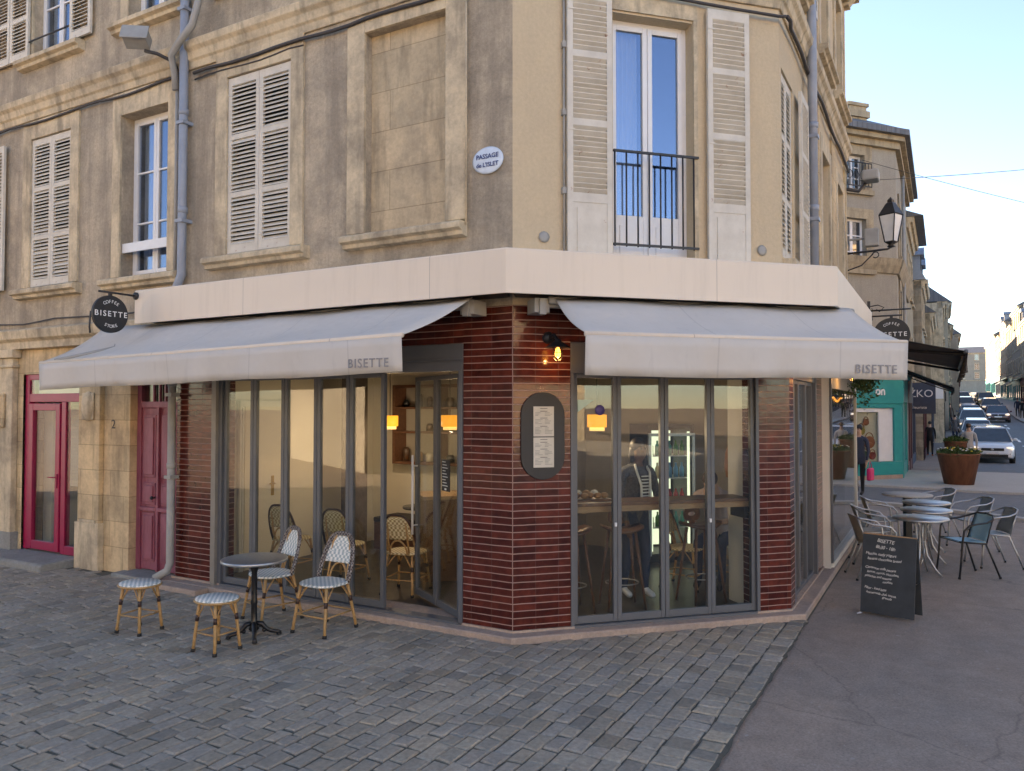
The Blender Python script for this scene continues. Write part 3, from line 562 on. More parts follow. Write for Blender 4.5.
# street side
mb=MB()
x0,x1,z0,z1=R1[0]; closed_pair(FRU,(x0,x1,z0,z1),UP+.02)
mb=MB(); mb.ex([(UP+.2,z0-.01),(UP-.13,z0-.03),(UP-.15,z0-.12),(UP-.06,z0-.22),(UP+.2,z0-.22)],x0-.02,x1+.12); obj('window_sill',mb,M['lime'],H,FRU,bevel=.006)
shutter(FRU,.52,2.05,T(.78,UP-.085,3.68),flip=-1)
for h in R1[1:]+R2: surround(FRU,h,.18,sill=h[2]>6); window(FRU,h,UP+.2,(.33,.66))
mb=MB(); mb.box(3.98,4.42,UP-.03,UP+.02,3.2,6.25); mb.box(2.55,2.72,UP-.03,UP+.02,3.2,6.25); mb.box(5.72,5.92,UP-.035,UP+.02,3.2,TOP-.3); mb.box(2.55,2.72,UP-.03,UP+.02,6.66,TOP-.3); obj('quoins',mb,M['ashlar'],H,FRU)
shutter(FRU,.40,1.7,T(.0,UP-.1,7.1)); shutter(FRU,.45,1.7,T(1.62,UP-.1,7.1))
for i in range(7):
    mb=MB(); x=3.2+i*.42; mb.ex([(UP,9.0),(UP-.12,9.0),(UP-.30,9.22),(UP,9.22)],x,x+.16); obj('cornice_bracket',mb,M['lime'],H,FRU)
# downpipes
def pipe(F,pts,r,name='downpipe',mat='pipe',clips=()):
    mb=MB(); mb.tube(pts,r,12)
    for z in clips: mb.box(pts[0][0]-r-.012,pts[0][0]+r+.012,pts[0][1]-r-.01,UP+.01,z-.02,z+.02)
    for z in clips: mb.lathe([(r*.9,0),(r*1.14,.004),(r*1.14,.07),(r*.9,.075)],12,(pts[0][0],pts[0][1],z+.1))
    return obj(name,mb,M[mat],H,F)
pipe(FL,[(-4.52,UP-.09,9.3),(-4.53,UP-.09,3.75),(-4.60,UP-.09,3.62),(-4.72,UP-.06,3.55)],.052,clips=(4.4,5.6,7.0))
pipe(FL,[(-4.70,UP-.05,6.15),(-4.70,UP-.05,3.6)],.022,'conduit','conduit')
pipe(FL,[(-4.72,-.09,3.0),(-4.72,-.09,.26),(-4.75,-.11,.16),(-4.86,-.2,.08)],.047,mat='conduit',clips=(1.3,2.3))
pipe(FRU,[(1.44,UP-.11,9.4),(1.44,UP-.11,3.5)],.055,clips=(4.4,5.4,7.2))
# --- ground floor: glazed brick piers
def pier(F,x0,x1,z0=.085,z1=3.16,y0=0,y1=.3,k0=0,k1=0):
    mb=MB(); mb.ex([(y1,z0),(y0,z0),(y0,z1),(y1,z1)],x0,x1,k0,k1); return obj('brick_pier',mb,M['tile'],H,F)
pier(FL,-.55,0,k1=K); pier(FL,-4.74,-4.06); pier(FM,0,.565,k0=-K); pier(FM,2.60,2.965,k1=K); pier(FR,0,.24,k0=-K); pier(FR,1.95,2.4)
mb=MB(); mb.box(-4.06,-.55,.02,.3,2.77,3.16); obj('brick_lintel',mb,M['tile'],H,FL)
mb=MB(); mb.box(.565,2.60,.02,.3,2.77,3.16); obj('brick_lintel',mb,M['tile'],H,FM)
mb=MB(); mb.box(.24,1.95,.02,.3,2.55,3.16); mb.box(2.4,6.0,.02,.3,2.7,3.16); obj('brick_lintel',mb,M['tile'],H,FR)
for F,x0,x1,k0,k1 in ((FL,-4.8,0,0,K),(FM,0,2.965,-K,K),(FR,0,2.4,-K,0)):
    mb=MB(); mb.ex([(.3,.03),(-.012,.03),(-.012,.083),(.3,.083)],x0,x1,k0,k1); obj('plinth_course',mb,M['curb'],H,F)
# header beams
mb=MB(); mb.box(-4.06,-.553,-.012,.08,2.50,2.765); mb.box(-4.06,-.553,-.03,-.012,2.60,2.62); obj('header_beam',mb,M['frame'],H,FL,bevel=.004)
mb=MB(); mb.box(.567,2.598,-.012,.08,2.47,2.765); obj('header_beam',mb,M['frame'],H,FM,bevel=.004)
# glazed folding panels
def panel(F,x0,x1,z0,z1,y,s=.045,par=None,X=Matrix.Identity(4),bot=.07,handle=None,th=.05,gl='glass'):
    mb=MB(); mb.box(x0,x0+s,y,y+th,z0,z1); mb.box(x1-s,x1,y,y+th,z0,z1); mb.box(x0+s,x1-s,y+.002,y+th-.002,z1-s,z1); mb.box(x0+s,x1-s,y+.002,y+th-.002,z0,z0+bot)
    p=obj('glazed_panel',mb,M['frame'],par or H,F@X,bevel=.004)
    mb=MB(); mb.box(x0+s-.004,x1-s+.004,y+.02,y+.03,z0+bot-.004,z1-s+.004); obj('pane',mb,M[gl],p,F@X)
    if handle is not None:
        mb=MB(); mb.tube([(handle,y-.05,.75),(handle,y-.05,1.62)],.014); mb.tube([(handle,y-.05,.85),(handle,y+.01,.85)],.008); mb.tube([(handle,y-.05,1.5),(handle,y+.01,1.5)],.008); obj('pull_handle',mb,M['white'],p,F@X)
    return p
mb=MB(); mb.box(-4.06,-3.985,-.05,.1,.03,2.8); obj('door_jamb',mb,M['frame2'],H,FL)
mb=MB(); mb.box(-3.985,-3.93,-.01,.1,.03,2.5); mb.box(-.60,-.553,-.012,.1,.03,2.5); mb.box(-3.93,-.60,-.02,.1,.02,.085); obj('door_frame',mb,M['frame'],H,FL)
us=[-3.93,-3.44,-2.95,-2.46,-2.0]
for a,b in zip(us,us[1:]+[-1.53]): panel(FL,a+.003,b-.003,.09,2.5,.02)
mb=MB(); mb.box(.567,.60,-.01,.1,.03,2.47); mb.box(2.565,2.598,-.01,.1,.03,2.47); mb.box(.6,2.565,-.015,.1,.02,.085); obj('door_frame',mb,M['frame'],H,FM)
for a,b in ((.602,1.052),(1.055,1.555),(1.56,2.065),(2.068,2.563)):
    panel(FM,a,b,.09,2.47,.02,s=.042)
mb=MB(); 
for x in (1.03,2.05): mb.box(x-.01,x+.01,.0,.02,1.0,1.035)
obj('flush_bolt',mb,M['white'],H,FM)
# folded-back pair of door leaves, hinged beside the corner pier
hp=Vector((-.52,7.55,0)); tp=Vector((-1.08,8.58,0)); FD=frame(tp,(hp-tp).to_tuple()[:2])
gd=panel(FD,.0,.57,.09,2.48,0,handle=.06); panel(FD,.575,1.17,.09,2.48,0)
# posters on that leaf
mb=MB(); mb.box(.78,.98,-.012,-.006,1.30,1.62); pc=obj('door_card',mb,M['black'],H,FD); mb=MB()
for i in range(9): mb.box(.80+.01*(i%2),.80+.08+.05*((i*37)%3)/2,-.016,-.0125,1.59-i*.03,1.598-i*.03)
mb.box(.86,.9,-.016,-.0125,1.31,1.33); obj('card_lettering',mb,M['chalk'],pc,FD)
# street side: recessed double door and big shop window
mb=MB(); mb.box(.24,.32,.0,.12,.03,2.55); mb.box(1.87,1.95,.0,.12,.03,2.55); mb.box(.32,1.87,.01,.12,2.45,2.55); obj('door_frame',mb,M['frame'],H,FR)
for a,b in ((.33,.84),(.843,1.35),(1.353,1.86)): panel(FR,a,b,.06,2.45,.04)
mb=MB(); mb.box(2.40,2.50,-.09,.1,.05,2.7); mb.box(5.92,6.0,-.09,.1,.05,2.7); mb.box(2.5,5.92,-.088,.1,2.4,2.7); mb.box(2.5,5.92,-.12,.1,.03,.13); obj('shop_window_frame',mb,M['white2'],H,FR)
mb=MB(); mb.box(2.41,2.47,-.12,-.095,.13,2.7); obj('shop_window_frame',mb,M['frame'],H,FR)
mb=MB(); mb.box(2.5,5.92,-.07,-.06,.13,2.4); obj('pane',mb,M['glass'],H,FR)
# --- kerb strip round the cafe
for F,x0,x1,k0,k1,w in ((FL,-4.75,0,0,K,.15),(FM,0,2.965,-K,K,.15),(FR,0,6.0,-K,0,.15)):
    mb=MB(); mb.ex([(.4,-.03),(-w,-.03),(-w,.05),(-w+.012,.062),(.4,.062)],x0,x1,k0,k1); struct('kerb_strip',mb,M['curb'],F)
mb=MB(); mb.box(-4.95,-3.95,-.34,-.151,-.05,.062); mb.box(-4.95,-4.751,-.1505,.2,-.05,.058); struct('kerb_block',mb,M['curb'],FL,bevel=.015)
# --- left part of the ground floor
mb=MB(); mb.box(-5.66,-4.8,.28,.34,3.0,3.16); mb.box(-6.72,-5.66,0,.3,.0,2.99); mb.wall(-12,-8.12,0,2.99,[],.3,0); mb.box(-8.12,-6.72,0,.3,2.62,2.99); mb.box(-5.66,-4.8,.0,.3,2.75,2.99); obj('ashlar_wall',mb,M['ashlar'],H,FL)
mb=MB(); mb.box(-6.66,-6.2,-.07,-.001,.0,2.97); obj('pilaster',mb,M['ashlar'],H,FL,bevel=.01)
mb=MB(); mb.box(-6.69,-6.17,-.09,-.0015,.0,.62); mb.box(-6.6,-6.25,-.085,-.0705,.62,.66); obj('pilaster_foot',mb,M['lime'],H,FL,bevel=.012); mb=MB(); mb.ball((-6.43,-.08,2.16),.13,.06,.2,16,10); mb.box(-6.56,-6.3,-.095,-.0702,1.98,2.34); obj('pilaster_ornament',mb,M['lime'],H,FL,bevel=.02)
mb=MB(); mb.box(-8.9,-8.25,-.09,-.001,.0,2.86); mb.box(-8.98,-8.17,-.14,-.001,2.86,2.979); mb.box(-8.94,-8.21,-.12,-.001,2.72,2.76); obj('pilaster',mb,M['lime'],H,FL,bevel=.012)
mb=MB(); mb.box(-8.75,-8.4,-.13,-.09,1.85,2.35); obj('pilaster_ornament',mb,M['ashlar'],H,FL,bevel=.03)
mb=MB(); mb.box(-8.95,-8.2,-.11,-.0005,0,.35); obj('pilaster_foot',mb,M['step'],H,FL)
mb=MB(); mb.ex([(.3,-.02),(-.50,-.02),(-.50,.08),(-.46,.10),(.3,.11)],-8.75,-6.75); struct('door_step',mb,M['step'],FL,bevel=.02)
mb=MB(); mb.ex([(.3,-.02),(-.18,-.02),(-.18,.05),(.3,.06)],-5.75,-4.96); struct('door_step',mb,M['step'],FL,bevel=.015)
# magenta glazed door
mb=MB(); y=.03; z0=.115; z1=2.62
mb.box(-8.12,-8.02,y,y+.08,z0,z1); mb.box(-6.80,-6.72,y,y+.08,z0,z1); mb.box(-8.02,-6.80,y,y+.08,z1-.08,z1); mb.box(-8.02,-6.8,y,y+.08,2.22,2.34); mb.box(-7.22,-7.12,y,y+.08,z0,2.22); mb.box(-7.12,-6.8,y,y+.08,z0,z0+.12)
fr=obj('door_frame',mb,M['magenta'],H,FL,bevel=.006)
mb=MB(); mb.box(-8.0,-7.9,y-.015,y+.05,z0+.02,2.2); mb.box(-7.34,-7.24,y-.015,y+.05,z0+.02,2.2); mb.box(-7.9,-7.34,y-.013,y+.05,2.1,2.2); mb.box(-7.9,-7.34,y-.013,y+.05,z0+.02,z0+.14); d=obj('glazed_door',mb,M['magenta'],H,FL,bevel=.006)
mb=MB(); mb.box(-7.905,-7.335,y+.02,y+.03,z0+.13,2.11); obj('pane',mb,M['glass'],d,FL)
mb=MB(); mb.box(-7.31,-7.27,y-.03,y-.015,1.02,1.22); mb.tube([(-7.29,y-.06,1.17),(-7.42,y-.06,1.17)],.009); mb.tube([(-7.29,y-.06,1.17),(-7.29,y,1.17)],.009); obj('door_handle',mb,M['magenta'],d,FL)
mb=MB(); mb.box(-7.12,-6.8,y+.02,y+.03,z0+.12,2.22); mb.box(-8.02,-6.8,y+.02,y+.03,2.34,2.54); obj('side_pane',mb,M['glass'],fr,FL)
mb=MB(); mb.box(-8.02,-6.8,.16,.18,2.3,2.6); obj('transom_blind',mb,M['cream'],H,FL)
mb=MB(); 
for i in range(26): mb.box(-7.75,-6.75,.42,.44,1.0+i*.046,1.0+i*.046+.04)
obj('roller_blind',mb,M['white2'],H,FL)
mb=MB(); mb.box(-8.1,-6.7,1.4,1.42,0,2.7); mb.box(-8.1,-7.9,.3,1.4,0,2.7); mb.box(-6.72,-6.7,.3,1.4,0,2.7); obj('hall_lining',mb,M['white2'],H,FL)
mb=MB(); mb.box(-7.4,-6.75,.6,1.0,.1,.95); obj('hall_counter',mb,M['oak'],H,FL)
# old two-leaf panelled door
mb=MB(); y=.12
mb.box(-5.66,-5.58,y-.02,y+.1,.06,2.75); mb.box(-4.88,-4.80,y-.02,y+.1,.06,2.75); mb.box(-5.58,-4.88,y-.02,y+.08,2.14,2.22); mb.box(-5.58,-4.88,y-.02,y+.08,2.68,2.75)
fr=obj('door_frame',mb,M['olddoor'],H,FL,bevel=.006)
for a,b in ((-5.58,-5.235),(-5.225,-4.88)):
    mb=MB(); mb.box(a,b,y,y+.05,.07,2.14)
    for c,e in ((1.25,2.05),(.90,1.18),(.18,.80)):
        mb.box(a+.05,b-.05,y-.02,y-.001,c,e); mb.box(a+.08,b-.08,y-.035,y-.0205,c+.035,e-.035)
    mb.box(a+.01,b-.01,y-.045,y-.0015,.82,.87)
    lf=obj('door_leaf',mb,M['olddoor'],H,FL,bevel=.008)
mb=MB(); mb.box(-5.24,-5.2,y-.04,y+.0,.07,2.14); obj('door_stile',mb,M['olddoor'],fr,FL)
mb=MB(); mb.tube([(-5.26,y-.03,1.0),(-5.26,y-.08,1.0)],.012); mb.ball((-5.26,y-.085,1.0),.022); obj('door_knob',mb,M['iron'],lf,FL)
mb=MB()
for x in (-5.35,-5.12): mb.box(x-.012,x+.012,y-.01,y+.02,2.22,2.68)
mb.box(-5.24,-5.22,y-.012,y+.02,2.22,2.68)
mb.box(-5.58,-4.88,y-.01,y+.02,2.44,2.465); obj('transom_bars',mb,M['olddoor'],fr,FL)
mb=MB(); mb.box(-5.58,-4.88,y+.02,y+.03,2.22,2.68); obj('transom_pane',mb,M['glass'],fr,FL); mb=MB(); mb.box(-5.7,-4.8,.5,.52,2.1,2.8); obj('transom_backing',mb,M['darkroom'],H,FL)
text('house_number','2',.17,M['iron'],H,FL@T(-6.0,-.004,1.92))
# --- beige fascia round the cafe
OF=.50
for F,x0,x1,k0,k1 in ((FL,-4.87,0,0,K),(FM,0,2.965,-K,K),(FR,0,3.9,-K,0)):
    mb=MB(); mb.ex([(-OF,3.14),(-OF,3.52),(-OF+.01,3.535),(-.02,3.55),(-.02,3.5),(-OF+.03,3.49),(-OF+.03,3.14)],x0,x1,k0,k1); obj('fascia',mb,M['fascia'],H,F)
    mb=MB(); mb.ex([(-OF+.035,3.17),(-OF+.035,3.2),(-.04,3.2),(-.04,3.17)],x0+.03,x1-.03,k0,k1); obj('fascia_soffit',mb,M['dark'],H,F)
# ================================================================ CAFE INTERIOR
def istruct(name,mb,mat,F=FL): return struct(name,mb,mat,F)
def room(poly,z0,z1): return MB().ez(poly,z0,z1)
rp=[(-4.4,.1),(-.05,.1),inL(FM,2.93,.1),(2.0,4.6),(-1.3,4.6),(-1.3,3.3),(-4.4,3.3)]
istruct('cafe_floor',MB().ez(rp,-.02,.055),M['ifloor']); istruct('cafe_ceiling',MB().ez(rp,2.92,2.98),M['ceil'])
istruct('upper_floor_slab',MB().ez([(LX+.1,.1),(-.05,.1),inL(FM,2.9,.12),(2.0,7.9),(-7,7.9),(LX+.1,7.9)],3.0,3.1),M['ceil'])
istruct('cafe_back_wall',MB().box(-4.5,-1.3,3.3,3.42,.05,2.95),M['cream'])
istruct('cafe_side_wall',MB().box(-4.5,-4.38,.1,3.3,.05,2.95),M['cream'])
istruct('cafe_inner_wall',MB().box(-1.42,-1.3,3.42,4.6,.05,2.95).box(-1.42,2.06,4.6,4.72,.05,2.95),M['iwall'])
istruct('cafe_street_wall',MB().box(1.96,2.06,4.05,4.6,.05,2.95),M['iwall'])
struct('cafe_wall_return',MB().box(2.62,2.9,.06,.62,.05,2.93),M['white2'],FM)
struct('pier_lining',MB().box(.2,.56,.3,.36,.05,2.93),M['iwall'],FM)
struct('neighbour_shop_room',MB().box(2.45,6.0,3.0,3.1,.0,2.9).box(2.43,2.48,.1,3.0,0,2.9).box(2.45,6,.1,3.0,2.85,2.9).box(2.45,6,.1,3.0,.0,.06).box(5.94,6,.1,3,0,2.9),M['iwall'],FR)
istruct('marble_column',MB().box(-3.92,-3.70,2.05,2.35,.05,2.93),M['marble'])
# ================================================================ AWNINGS
def awning(F,x0,x1,yb,zb,yf,zf,drop,label,mat,lettering=None,letx=0,sag=0,mats=None,wav=.019,group=None,skew=0,letdz=0,xb=0):
    Mx=F@T((x0+x1)/2,yb,0); w=(x1-x0)/2; t=thing('awning',label,'awning',Mx,group); yf-=yb; n=24
    mb=MB(); vs=[];fs=[]; rows=8
    for i in range(n+1):
        x=-w+2*w*i/n; sk=skew*(i/n-.5)
        for j in range(rows+1):
            u=j/rows; z=zb+(zf-zb)*u-sag*math.sin(PI*u)*(1+.3*math.sin(x*2.1))+wav*.4*math.sin(x*5+u*3); vs.append((x+xb*(i/n)*(1-u),yf*u,z+sk*u))
    m=rows+1
    for i in range(n):
        for j in range(rows): a=i*m+j; fs.append((a,a+m,a+m+1,a+1))
    mb.add(vs,fs,True); c=obj('canopy',mb,mat,t); sm=c.modifiers.new('s','SOLIDIFY'); sm.thickness=.004
    mb=MB(); vs=[];fs=[]
    for i in range(n*2+1):
        x=-w+w*i/n; sk=skew*(i/n/2-.5)
        for j in range(5): u=j/4; wv=wav*(1-math.exp(-((x-letx)/.55)**4)) if lettering else wav; vs.append((x,yf-.028-wv*u*math.sin(x*7.3+1.3)*1.1-wv*u*.8*math.sin(x*17)+.02*u,zf-.02-drop*u+sk+.006*math.sin(x*3)*u))
    for i in range(n*2):
        for j in range(4): a=i*5+j; fs.append((a,a+5,a+6,a+1))
    mb.add(vs,fs,True); v=obj('valance',mb,mat,t); sm=v.modifiers.new('s','SOLIDIFY'); sm.thickness=.003
    mb=MB(); mb.tube([(-w,yf-.01,zf-.01-skew/2),(w,yf-.01,zf-.01+skew/2)],.022,8); obj('front_bar',mb,M['frame'] if mat is not M['awning'] else M['fascia'],t)
    mb=MB(); mb.tube([(-w-.05,.02,zb-.03),(w+.05,.02,zb-.03)],.035,10); mb.box(-w-.05,w+.05,.05,.12,zb-.09,zb+.0); obj('roller_tube',mb,M['conduit'],t)
    for sx in (-1,1):
        mb=MB(); ex=sx*(w-.25); mb.tube([(ex,.05,zb-.08),(ex-sx*.55,yf*.5,(zb+zf)/2-.09),(ex-sx*.02,yf,zf-.03)],.02,8); obj('folding_arm',mb,M['conduit'] if mat is M['awning'] else M['dark'],t)
    if lettering:
        tx=text('lettering',lettering,.11,M['glet'] if mats is None else mats,v,Mx@T(letx,yf-.024,zf-drop+.066+letdz),ext=.001,spacing=1.2,bold=.0012)
    return t
awning(FL,-5.68,-.42,-.36,3.14,-1.12,2.715,.30,'pale grey canvas awning over the left hand folding glass doors','awning' and M['awning'],'BISETTE',2.27,.045,skew=.09,letdz=.040,xb=.20)
awning(FM,.29,3.42,-.36,3.14,-1.1,2.75,.33,'pale grey canvas awning over the bar window on the cut corner','awning' and M['awning'],'BISETTE',1.22,.045)
awning(FR,1.25,6.0,-.42,3.08,-1.60,2.76,.20,'dark charcoal awning over the street side shop window','awning' and M['dawn'],None,0,.02)
# awning end brackets under the fascia
mb=MB(); mb.box(-.07,.07,-.33,-.1,3.0,3.13); mb.box(-.03,.03,-.36,-.3,2.98,3.12); obj('awning_bracket',mb,M['conduit'],H,FM@T(.18,0,0)); obj('awning_bracket',mb,M['conduit'],H,FL@T(-.3,0,0))
# ================================================================ SIGNS AND LIGHTS ON THE HOUSE
def round_sign(F,x,label,top='COFFEE',r=.225,z=3.24,yw=-.5,dist=.38):
    Mx=F@T(x,yw,0)@RZ(-PI/2)     # local x points out from the wall... local -y faces the viewer
    return Mx
def hanging_sign(Mx,label,flip,z,r,dist,flange=True):
    "Mx: local x points out of the wall; sign disc centred at x=dist, facing -y"
    t=thing('hanging_sign',label,'sign',Mx,None)
    mb=MB(); mb.tube([(0,0,z+r+.035),(dist+.14,0,z+r+.035)],.012); mb.box(dist-.02,dist+.02,-.012,.012,z+r-.02,z+r+.03); obj('bracket_arm',mb,M['iron'],t)
    if flange: mb=MB(); mb.lathe([(.001,0),(.045,0),(.045,.02),(.02,.03),(.001,.03)],14); obj('wall_flange',mb,M['iron'],t,Mx@T(0,0,z+r+.035)@RY(PI/2))
    mb=MB(); mb.lathe([(.001,-.02),(r-.004,-.02),(r,-.016),(r,.016),(r-.004,.02),(.001,.02)],48,smooth=False); d=obj('disc',mb,M['black'],t,Mx@T(dist,0,z)@RX(PI/2))
    for s in (1,-1):
        X=Mx@T(dist,0,z) if s==1 else Mx@T(dist,0,z)@RZ(PI)
        text('lettering','BISETTE',.088,M['wsign'],d,X@T(0,-.023,0),ext=.001,spacing=1.35,bold=.001)
        for word,a0,rr_ in (('COFFEE',1,.66),('STORE',-1,.66)):
            n=len(word)
            for i,ch in enumerate(word):
                a=(i-(n-1)/2)*.235*a0; Rr=r*rr_
                text('lettering',ch,.052,M['wsign'],d,X@T(Rr*math.sin(a)*1 if a0==1 else Rr*math.sin((i-(n-1)/2)*.235),-.023,(Rr*math.cos(a))*a0)@RY(a if a0==1 else -(i-(n-1)/2)*.235),ext=.001)
    return t
nx=Vector((-math.sin(AL),-math.cos(AL),0))
FX=frame(FL@Vector((-4.84,-.50,0)),nx)   # x axis points out from the passage side
# the disc faces along the passage towards the camera: viewer side is local... 
hs=hanging_sign(FX@T(0,0,0),'round black cafe sign on a short arm at the left end of the beige fascia',0,3.215,.215,.33)
nr=Vector((math.cos(AL),-math.sin(AL),0))
FXR=frame(FR@Vector((3.95,-.45,0)),nr)
hanging_sign(FXR,'round black cafe sign hanging over the street behind the right awning',0,3.19,.24,.30)
# scrolled bracket beside the second sign
t=thing('wall_bracket','black wrought iron scroll bracket at the right end of the fascia','bracket',FR@T(4.05,-.45,3.2))
mb=MB(); mb.box(-.02,.02,-.02,.02,-.2,.5); mb.tube([(0,0,.36),(.0,-.55,.36)],.012); mb.tube([(0,0,.42),(0,-.12,.44),(0,-.2,.4),(0,-.14,.34),(0,-.1,.38)],.008)
for k in range(5): mb.tube([(0,-.0+.05*math.sin(a*.9),-.15+.13*k+.05*math.cos(a*.9)) for a in range(7)],.006,5)
obj('scrollwork',mb,M['iron'],t)
# enamel street plaque
t=thing('street_plaque','oval pale blue enamel plaque with dark letters on the corner render','plaque',FL@T(-.245,UP-.012,4.49))
mb=MB(); mb.lathe([(.001,0),(.168,0),(.172,.006),(.15,.012),(.001,.016)],40,sx=1,sy=.76); p=obj('plate',mb,M['enamel'],t,WM[t]@RX(PI/2))
text('lettering','PASSAGE',.062,M['navy'],p,WM[t]@T(0,-.019,.035),ext=.001,bold=.001); text('lettering',"de L'ISLET",.058,M['navy'],p,WM[t]@T(0,-.019,-.045),ext=.001,bold=.001)
# menu board on the chamfer pier
t=thing('menu_board','tall black rounded menu board with two cream sheets on the red brick corner','menu board',FM@T(.285,-.012,1.88))
w,h=.215,.41; pts=[(w*math.cos(a),h-w+w*math.sin(a)) for a in [PI*i/16 for i in range(17)]]+[(w*math.cos(a),-h+w+w*math.sin(a)) for a in [PI+PI*i/16 for i in range(17)]]
mb=MB(); mb.ey(pts,-.012,.008); bd=obj('board',mb,M['black'],t,bevel=.004)
rr=random.Random(9)
for zc in (.135,-.155):
    mb=MB(); mb.box(-.095,.105,-.019,-.0125,zc-.14,zc+.14); sh=obj('menu_sheet',mb,M['paper'],bd,WM[t])
    mb=MB()
    for i in range(19):
        z=zc+.118-i*.0128; 
        if i in (1,6,12): continue
        if i in (0,2,7,13): mb.box(-.03,.04,-.0205,-.0195,z,z+.006); continue
        for xa in (-.08,.015): 
            L=.03+.05*rr.random(); mb.box(xa,xa+L,-.0205,-.0195,z,z+.003)
    obj('printed_lines',mb,M['ink'],bd,WM[t])
# barn wall lamps
def wall_lamp(Mx,label,power=6):
    t=thing('wall_lamp',label,'wall lamp',Mx,'black wall lamps with lit bulbs')
    mb=MB(); mb.lathe([(.001,0),(.055,0),(.06,.02),(.05,.05),(.02,.07),(.001,.07)],18); obj('wall_mount',mb,M['iron'],t,Mx@RX(PI/2))
    mb=MB(); mb.tube([(0,-.06,0),(.02,-.13,.02),(.03,-.17,-.02),(.035,-.19,-.06)],.016); obj('arm',mb,M['iron'],t)
    mb=MB(); mb.lathe([(.03,-.045),(.05,-.055),(.115,-.10),(.122,-.105),(.10,-.098),(.03,-.062)],24,(.035,-.19,0)); mb.lathe([(.001,-.02),(.035,-.03),(.035,-.1),(.001,-.1)],14,(.035,-.19,0)); sh=obj('lamp_shade',mb,M['iron'],t)
    mb=MB(); mb.lathe([(.012,-.10),(.020,-.12),(.028,-.155),(.024,-.185),(.001,-.2)],14,(.035,-.19,0)); obj('bulb',mb,M['bulb'],t)
    mb=MB()
    for k in range(6): a=k*PI/3; cx,cy=.035+.045*math.cos(a),-.19+.045*math.sin(a); mb.tube([(cx,cy,-.1),(cx,cy,-.19),(.035+.02*math.cos(a),-.19+.02*math.sin(a),-.225)],.003,5)
    mb.tube([(.035+.045*math.cos(i*PI/8),-.19+.045*math.sin(i*PI/8),-.15) for i in range(16)],.003,5,closed=True); obj('wire_cage',mb,M['iron'],t)
    ld=bpy.data.lights.new('lamp_light','POINT'); ld.energy=power; ld.color=(1,.55,.2); ld.shadow_soft_size=.012; lo=bpy.data.objects.new('lamp_light',ld); COL.objects.link(lo); lo.parent=t; lo.location=(.035,-.19,-.215)
    return t
wall_lamp(FM@T(.34,0,2.80),'black caged wall lamp with amber bulb above the oval menu board',.3)
wall_lamp(FR@T(3.3,-.09,2.74),'black caged wall lamp with amber bulb above the street side shop window',.3)
wall_lamp(FR@T(.12,0,2.72),'black wall lamp with amber bulb on the right hand brick pier under the awning end',.5)
# camera and floodlight by the downpipe
t=thing('floodlight','weathered grey floodlight on a bracket beside the left downpipe','floodlight',FL@T(-4.72,-.05,6.45))
mb=MB(); mb.tube([(0,0,-.15),(0,-.08,-.05),(-.08,-.25,.0),(-.2,-.33,.03)],.022); mb.tube([(0,.03,-.3),(0,0,-.15)],.025); obj('bracket',mb,M['cable'],t)
X=WM[t]@T(-.27,-.38,.17)@RZ(R(35))@RX(R(-25))
mb=MB(); mb.box(-.14,.14,-.10,.08,-.09,.08); mb.box(-.16,.16,-.12,-.1,-.11,.10); obj('lamp_head',mb,M['conduit'],t,X,bevel=.03)
t=thing('floodlight','small dark floodlight at the far right end of the string course','floodlight',FRU@T(5.9,-.15,5.9))
mb=MB(); mb.tube([(0,.12,0),(.1,-.1,-.05),(.2,-.2,.1)],.03); obj('bracket',mb,M['cable'],t)
mb=MB(); mb.box(-.02,.3,-.42,-.16,.1,.28); obj('lamp_head',mb,M['conduit'],t,bevel=.03)
# cables along the string course
def cable(name,F,pts,r,label,mat='cable',cat='cable'):
    pts=[Vector(p) for p in pts]; o=F@T(*pts[0]); mb=MB(); mb.tube([p-pts[0] for p in pts],r,8); return tag(obj(name,mb,M[mat],None,o),label,cat)
def wig(x0,x1,y,z,n,a,seed):
    rr=random.Random(seed); return [(x0+(x1-x0)*i/n,y,z+a*(rr.random()-.5)+a*math.sin(i*1.1)) for i in range(n+1)]
cable('cable',FL,wig(-14,-4.75,UP-.05,6.22,30,.018,1),.016,'dark cable running left of the downpipe below the string course')
cable('cable',FL,wig(-4.4,.05,UP-.05,6.20,20,.012,2),.020,'thick dark cable right of the downpipe below the string course')
cable('cable',FL,wig(-4.4,.05,UP-.03,6.14,20,.012,3)[:9],.010,'thin drooping cable beside the curved grey conduit')
cable('cable',FM,[(.6,UP-.05,6.22),(1.2,UP-.06,6.21),(1.9,UP-.06,6.19),(2.3,UP-.08,6.17),(2.8,UP-.09,6.16),(2.88,UP-.09,6.17)],.016,'dark cable crossing above the open corner shutters')
cable('cable',FRU,[(-.13,UP-.09,6.17),(0,UP-.10,6.18)]+wig(.2,5.9,UP-.07,6.2,16,.03,4),.022,'bundled dark cables under the street side string course')
cable('conduit',FL,[(-4.70,UP-.07,6.05),(-4.70,UP-.09,6.25),(-4.62,UP-.2,6.42),(-4.42,UP-.22,6.55),(-4.22,UP-.22,6.68),(-4.15,UP-.22,6.85),(-4.12,UP-.2,7.0),(-4.0,UP-.12,7.12),(-3.7,UP-.08,7.22),(-3.45,UP-.06,7.35),(-3.2,UP-.05,7.6),(-3.05,UP-.05,8.0),(-3.0,UP-.05,8.8)],.042,'thick grey conduit curving up across the left downpipe','conduit','conduit')
cable('cable',FL,wig(-14,-5.0,-.07,3.36,24,.02,6)+[(-4.9,-.1,3.42)],.010,'thin cable lying on the ledge left of the round sign')
cable('cable',FL,[(-6.2,-.07,3.42),(-6.22,-.2,3.40),(-6.24,-.2,3.2),(-6.24,-.19,3.12)],.012,'short dark cable bent over the ledge left of the round sign')
